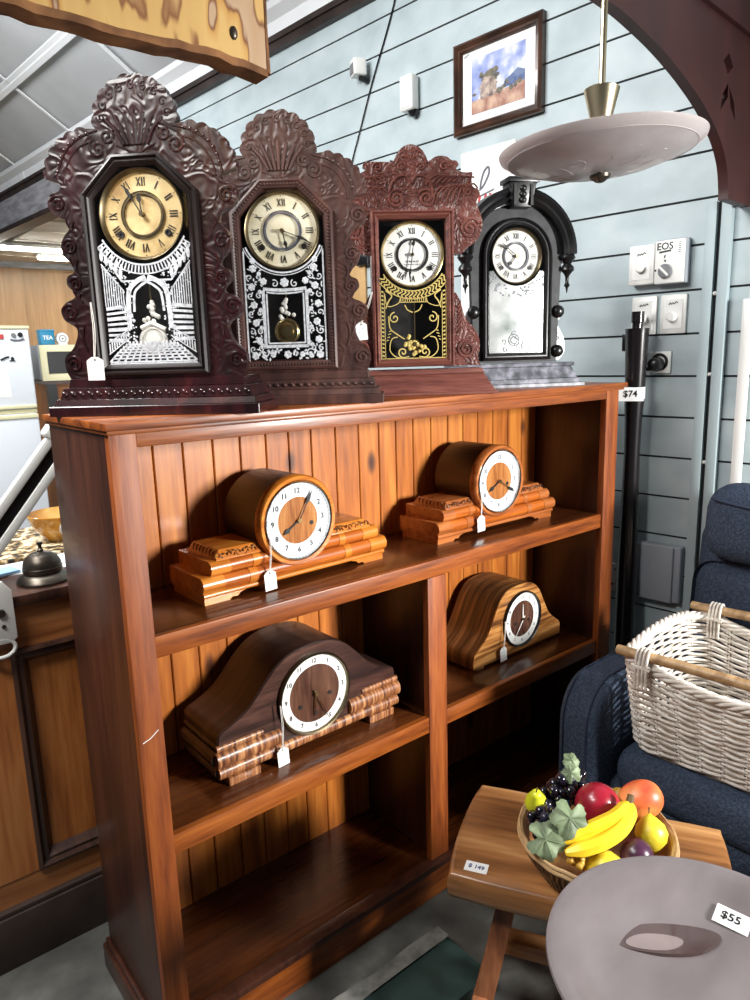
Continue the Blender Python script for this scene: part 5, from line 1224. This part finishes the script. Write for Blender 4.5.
# ------------------------------------------------------------------ glass dish on an added support
DC = Vector((.399, -.816, .6))
gd = thing('glass_dish', 'large mauve grey frosted glass dish with painted brown reflection, bottom right', 'dish', (DC.x, DC.y, .552))
b = MB(); b.lathe([(0,.010),(.06,.011),(.12,.018),(.155,.030),(.172,.044),(.188,.048),(.195,.047),(.196,.043),(.190,.040),(.174,.034),(.155,.020),(.12,.006),(.06,0),(0,0)], 80); dsh = b.build('dish', M['dish'], gd, angle=60)
def oval(c, rx, ry, rot, n=40, wob=0):
    cr, sr = math.cos(rot), math.sin(rot)
    return [(c[0]+rx*math.cos(2*PI*k/n)*(1+wob*math.sin(4*PI*k/n))*cr-ry*math.sin(2*PI*k/n)*sr, c[1]+rx*math.cos(2*PI*k/n)*(1+wob*math.sin(4*PI*k/n))*sr+ry*math.sin(2*PI*k/n)*cr) for k in range(n)]
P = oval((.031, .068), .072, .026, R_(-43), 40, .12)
b = MB(); b.hull([(p[0], p[1], .0102) for p in P], [(p[0]*.995, p[1]*.995, .0165) for p in P]); b.build('painted_reflection', M['dish_reflection_dark'], dsh)  # brown oval paints a reflection onto the glass
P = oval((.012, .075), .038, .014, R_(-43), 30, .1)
b = MB(); b.hull([(p[0], p[1], .0165) for p in P], [(p[0], p[1], .0175) for p in P]); b.build('painted_reflection_pale', M['dish_reflection_pale'], dsh)  # lighter inside of the painted reflection
lb = MB(); lb.box(-.023, .023, -.0145, .0145, 0, .0006); lb = lb.build('price_label', M['paper'], dsh); lb.location = (.122, .022, .0226); lb.rotation_euler = (.27, .03, R_(-80))
b = MB(); b.text('$55', .017, Matrix.Translation((-.002, .001, .0009))); b.build('lettering', M['ink'], lb)
pd = thing('added_pedestal', 'dark turned column added as unseen support under the frosted glass dish', 'stand', (DC.x, DC.y, 0))  # added support for the dish, unseen; its real one is unknown
b = MB(); b.lathe([(0,0),(.10,0),(.10,.02),(.04,.04),(.025,.10),(.03,.30),(.025,.48),(.05,.535),(.055,.552),(0,.552)], 28); b.build('column', M['counter_mould'], pd)

# ------------------------------------------------------------------ armchair
ac = thing('armchair', 'navy blue fabric armchair with padded headrest against the teal wall', 'armchair', (1.30, -.60, 0), 0)
# local: x = world x, y = world y ; faces -x
def softbox(x0, x1, y0, y1, z0, z1, r, name, par=None, mat='navy', Mx=None, seg=6):
    b = MB(); b.rbox(x0, x1, y0, y1, z0, z1, r, seg, Mx); return b.build(name, M[mat], par or ac, angle=60)
softbox(-.27, .28, -.34, .34, .06, .33, .03, 'base')
softbox(-.29, .20, -.315, .305, .30, .425, .05, 'seat_cushion')
for s in (-1, 1):
    y0, y1 = (.315, .420) if s > 0 else (-.435, -.325)
    P = [(-.33,.04),(-.345,.30),(-.345,.47)]+[(-.345+.10*(1-math.cos(R_(a))), .47+.115*math.sin(R_(a))) for a in range(15, 91, 15)]+[(-.10,.588),(.10,.592),(.26,.59),(.28,.04)]
    b = MB(); b.prism(P, y0, y1); am = b.build('arm', M['navy'], ac, bevel=.028, seg=5, angle=60)
    b = MB(); e = .004
    for yy in (y0+.020, y1-.020):
        b.tube([(p[0]-.002+(.012 if i > 8 else 0), yy, p[1]+(.0015 if i > 7 else 0)) for i, p in enumerate(P[:-1])], .0022, 6)
    b.build('piping', M['navy_seam'], am)
Mb = Matrix.Translation((.19, 0, .36)) @ Matrix.Rotation(R_(5), 4, 'Y')
b = MB(); b.rbox(.0, .095, -.335, .385, -.02, .53, .05, 6, Mb); bk = b.build('backrest', M['navy'], ac, angle=60)
b = MB(); b.rbox(-.035, .05, -.30, .375, -.0, .42, .06, 6, Mb); b.build('back_cushion', M['navy'], ac, angle=60)
b = MB(); b.tube([(-.036, .10, .06), (-.037, .10, .22), (-.036, .10, .38)], .0025, 6)
for v in b.bm.verts: v.co = Mb @ v.co
b.build('back_seam', M['navy_seam'], bk)
b = MB(); b.rbox(-.085, .09, -.32, .346, .43, .64, .07, 7, Mb); hr = b.build('headrest', M['navy'], ac, angle=60)
b = MB(); b.tube([tuple(p) for p in catmull([(-.078,.315,.600),(-.086,.27,.592),(-.087,.10,.580),(-.087,-.28,.580)], 6)], .0035, 6)
for v in b.bm.verts: v.co = Mb @ v.co
b.build('headrest_seam', M['navy_seam'], hr)

# ------------------------------------------------------------------ willow basket
bk_rot = R_(-86); BZ = .427
wb = thing('wicker_basket', 'whitewashed willow basket with two cane pole handles on the armchair seat', 'basket', (1.232, -.538, BZ), bk_rot)
def rrect(hx, hy, r, n):
    pts = []; L1 = 2*(hx-r); L2 = 2*(hy-r); per = 2*L1+2*L2+2*PI*r; out = []
    for i in range(n):
        s = per*i/n
        for kind, ln in (('b', L1), ('c', PI*r/2), ('r', L2), ('c', PI*r/2), ('t', L1), ('c', PI*r/2), ('l', L2), ('c', PI*r/2)):
            if s <= ln: break
            s -= ln
            out.append(kind) if False else None
            pts.append(None) if False else None
            kind_done = kind
        out = out
        pts.append(per*i/n)
    res = []
    for s in pts:
        q = s; segs = [(L1, lambda t: (-hx+r+t, -hy, 0, -1)), (PI*r/2, lambda t: (hx-r+r*math.sin(t/r), -hy+r-r*math.cos(t/r), math.sin(t/r), -math.cos(t/r))), (L2, lambda t: (hx, -hy+r+t, 1, 0)), (PI*r/2, lambda t: (hx-r+r*math.cos(t/r), hy-r+r*math.sin(t/r), math.cos(t/r), math.sin(t/r))),
                (L1, lambda t: (hx-r-t, hy, 0, 1)), (PI*r/2, lambda t: (-hx+r-r*math.sin(t/r), hy-r+r*math.cos(t/r), -math.sin(t/r), math.cos(t/r))), (L2, lambda t: (-hx, hy-r-t, -1, 0)), (PI*r/2+1e-6, lambda t: (-hx+r-r*math.cos(t/r), -hy+r-r*math.sin(t/r), -math.cos(t/r), -math.sin(t/r)))]
        for ln, f in segs:
            if q <= ln: res.append(f(q)); break
            q -= ln
        else: res.append(segs[0][1](0))
    return res
NS = 32; NP = NS*4; H = .222
def bx_at(f):       # half sizes at height fraction
    return .225+.02*f, .175+.022*f, .05
def rimz(x, y, hx, hy):   # rim dips along the fronts, rises over the short ends
    return H-.030*max(0, 1-(x/(hx*.75))**2)*(abs(y)/hy)**4+.020*max(0, 1-(y/(hy*.9))**2)*(abs(x)/hx)**4
b = MB(); ROWS = 27
for k in range(ROWS):
    f = (k+.5)/ROWS; hx, hy, r = bx_at(f); P = rrect(hx, hy, r, NP); pts = []
    for i, (x, y, nx, ny) in enumerate(P):
        w = math.cos(PI*(i/4.0+k))*.0044; top = rimz(x, y, hx, hy); zz = .006+(top-.012)*f+.0012*math.sin(i*.9+k*2.1)
        pts.append((x+nx*w, y+ny*w, zz))
    b.tube(pts, .0039, 6, closed=True)
b.build('woven_sides', M['wicker'], wb, angle=80)
b = MB()
for j in range(NS):
    for dd in (-.0035, .0035):
        pts = []
        for f in (0, .33, .66, 1):
            hx, hy, r = bx_at(f); P = rrect(hx, hy, r, NP); x, y, nx, ny = P[(j*4+2)%NP]; pts.append((x-ny*dd, y+nx*dd, .004+(rimz(x, y, hx, hy)-.004)*f))
        b.tube(pts, .0028, 5)
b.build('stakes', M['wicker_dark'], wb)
hx, hy, r = bx_at(1); P = rrect(hx, hy, r, NP)
b = MB()
for q in range(5):
    pts = []
    for i, (x, y, nx, ny) in enumerate(P):
        a = i*2*PI*14/NP+q*2*PI/5; pts.append((x+nx*.0085*math.cos(a), y+ny*.0085*math.cos(a), rimz(x, y, hx, hy)+.006+.0085*math.sin(a)))
    b.tube(pts, .0048, 6, closed=True)
b.build('braided_rim', M['wicker'], wb, angle=80)
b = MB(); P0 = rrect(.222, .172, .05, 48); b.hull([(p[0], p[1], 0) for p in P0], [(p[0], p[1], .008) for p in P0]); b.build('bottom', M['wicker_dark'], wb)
for s in (-1, 1):
    hd = MB(); yh = s*(hy+.004); hd.tube([(-.250, yh, H+.026), (-.1, yh, H+.030), (.1, yh, H+.030), (.262, yh, H+.026)], [.0115, .0120, .0115, .0110], 12); hd = hd.build('pole_handle', M['cane'], wb)
    for sx in (-.185, .185):
        b = MB()
        for q in range(4):
            x = sx-.013+q*.0085
            b.tube(catmull([(x, yh-.015, H-.045), (x, yh-.017, H), (x+.001, yh-.013, H+.036), (x+.001, yh, H+.045), (x, yh+.013, H+.036), (x, yh+.017, H), (x, yh+.015, H-.045)], 4), .0036, 6)
        b.tube([(sx-.022, yh-.017, H+.008), (sx+.02, yh-.018, H+.004)], .0036, 6); b.tube([(sx-.02, yh-.016, H+.002), (sx+.022, yh-.017, H+.01)], .0036, 6)
        b.build('lashing', M['wicker'], hd)

# ------------------------------------------------------------------ light
def area(name, loc, target, size, power, color=(1,1,1), sy=None):
    l = bpy.data.lights.new(name, 'AREA'); l.energy = power; l.color = color; l.size = size
    if sy: l.shape = 'RECTANGLE'; l.size_y = sy
    o = bpy.data.objects.new(name, l); COL.objects.link(o); o.location = loc
    o.rotation_euler = (Vector(target)-Vector(loc)).to_track_quat('-Z', 'Y').to_euler(); return o
k = area('shopfront_daylight', (1.5, -2.7, 1.5), (.7, .2, .84), .32, 31, (1, .985, .95), .5); k.data.spread = R_(72)
area('ceiling_tube_front', (-.1, .75, 3.0), (-.1, .8, 0), 1.4, 16, (.97, .985, 1), .4)
area('ceiling_tube_wall', (-.7, .7, 2.7), (1.6, .6, 1.3), 1.3, 56, (1, .995, .985), .4)
area('counter_fill', (-1.15, -.2, 2.62), (-.15, .5, .4), .8, 40, (1, .98, .95), .25)  # added fill to brighten the counter, no known lamp there
area('rear_room_tube', (2.2, 5.6, 2.38), (2.2, 5.6, 0), 1.4, 58, (1, .97, .9), 1.4)
area('rear_shop_tube', (-.3, 2.6, 2.9), (.3, 4.0, .9), 1.4, 70, (.98, .99, 1), .8)
w = bpy.data.worlds.new('shop_ambient'); bpy.context.scene.world = w; w.use_nodes = True
w.node_tree.nodes['Background'].inputs[0].default_value = lin((214, 222, 232)); w.node_tree.nodes['Background'].inputs[1].default_value = .09

# ------------------------------------------------------------------ camera
Rm = ((0.77271551,-0.14635423,0.61764972),(-0.63413926,-0.13522981,0.76130171),(-0.02789508,-0.97994558,-0.19730314))
cam = bpy.data.cameras.new('camera'); cam.sensor_width = 36; cam.sensor_fit = 'AUTO'; cam.lens = 709/1000*36; cam.clip_start = .02
co = bpy.data.objects.new('camera', cam); COL.objects.link(co)
m4 = Matrix(((Rm[0][0], -Rm[0][1], -Rm[0][2], -.385), (Rm[1][0], -Rm[1][1], -Rm[1][2], -1.15), (Rm[2][0], -Rm[2][1], -Rm[2][2], 1.3536), (0,0,0,1)))
co.matrix_world = m4
sc_ = bpy.context.scene; sc_.camera = co
sc_.view_settings.view_transform = 'Standard'; sc_.view_settings.look = 'None'; sc_.view_settings.exposure = 0; sc_.view_settings.gamma = 1; sc_.view_settings.use_curve_mapping = False
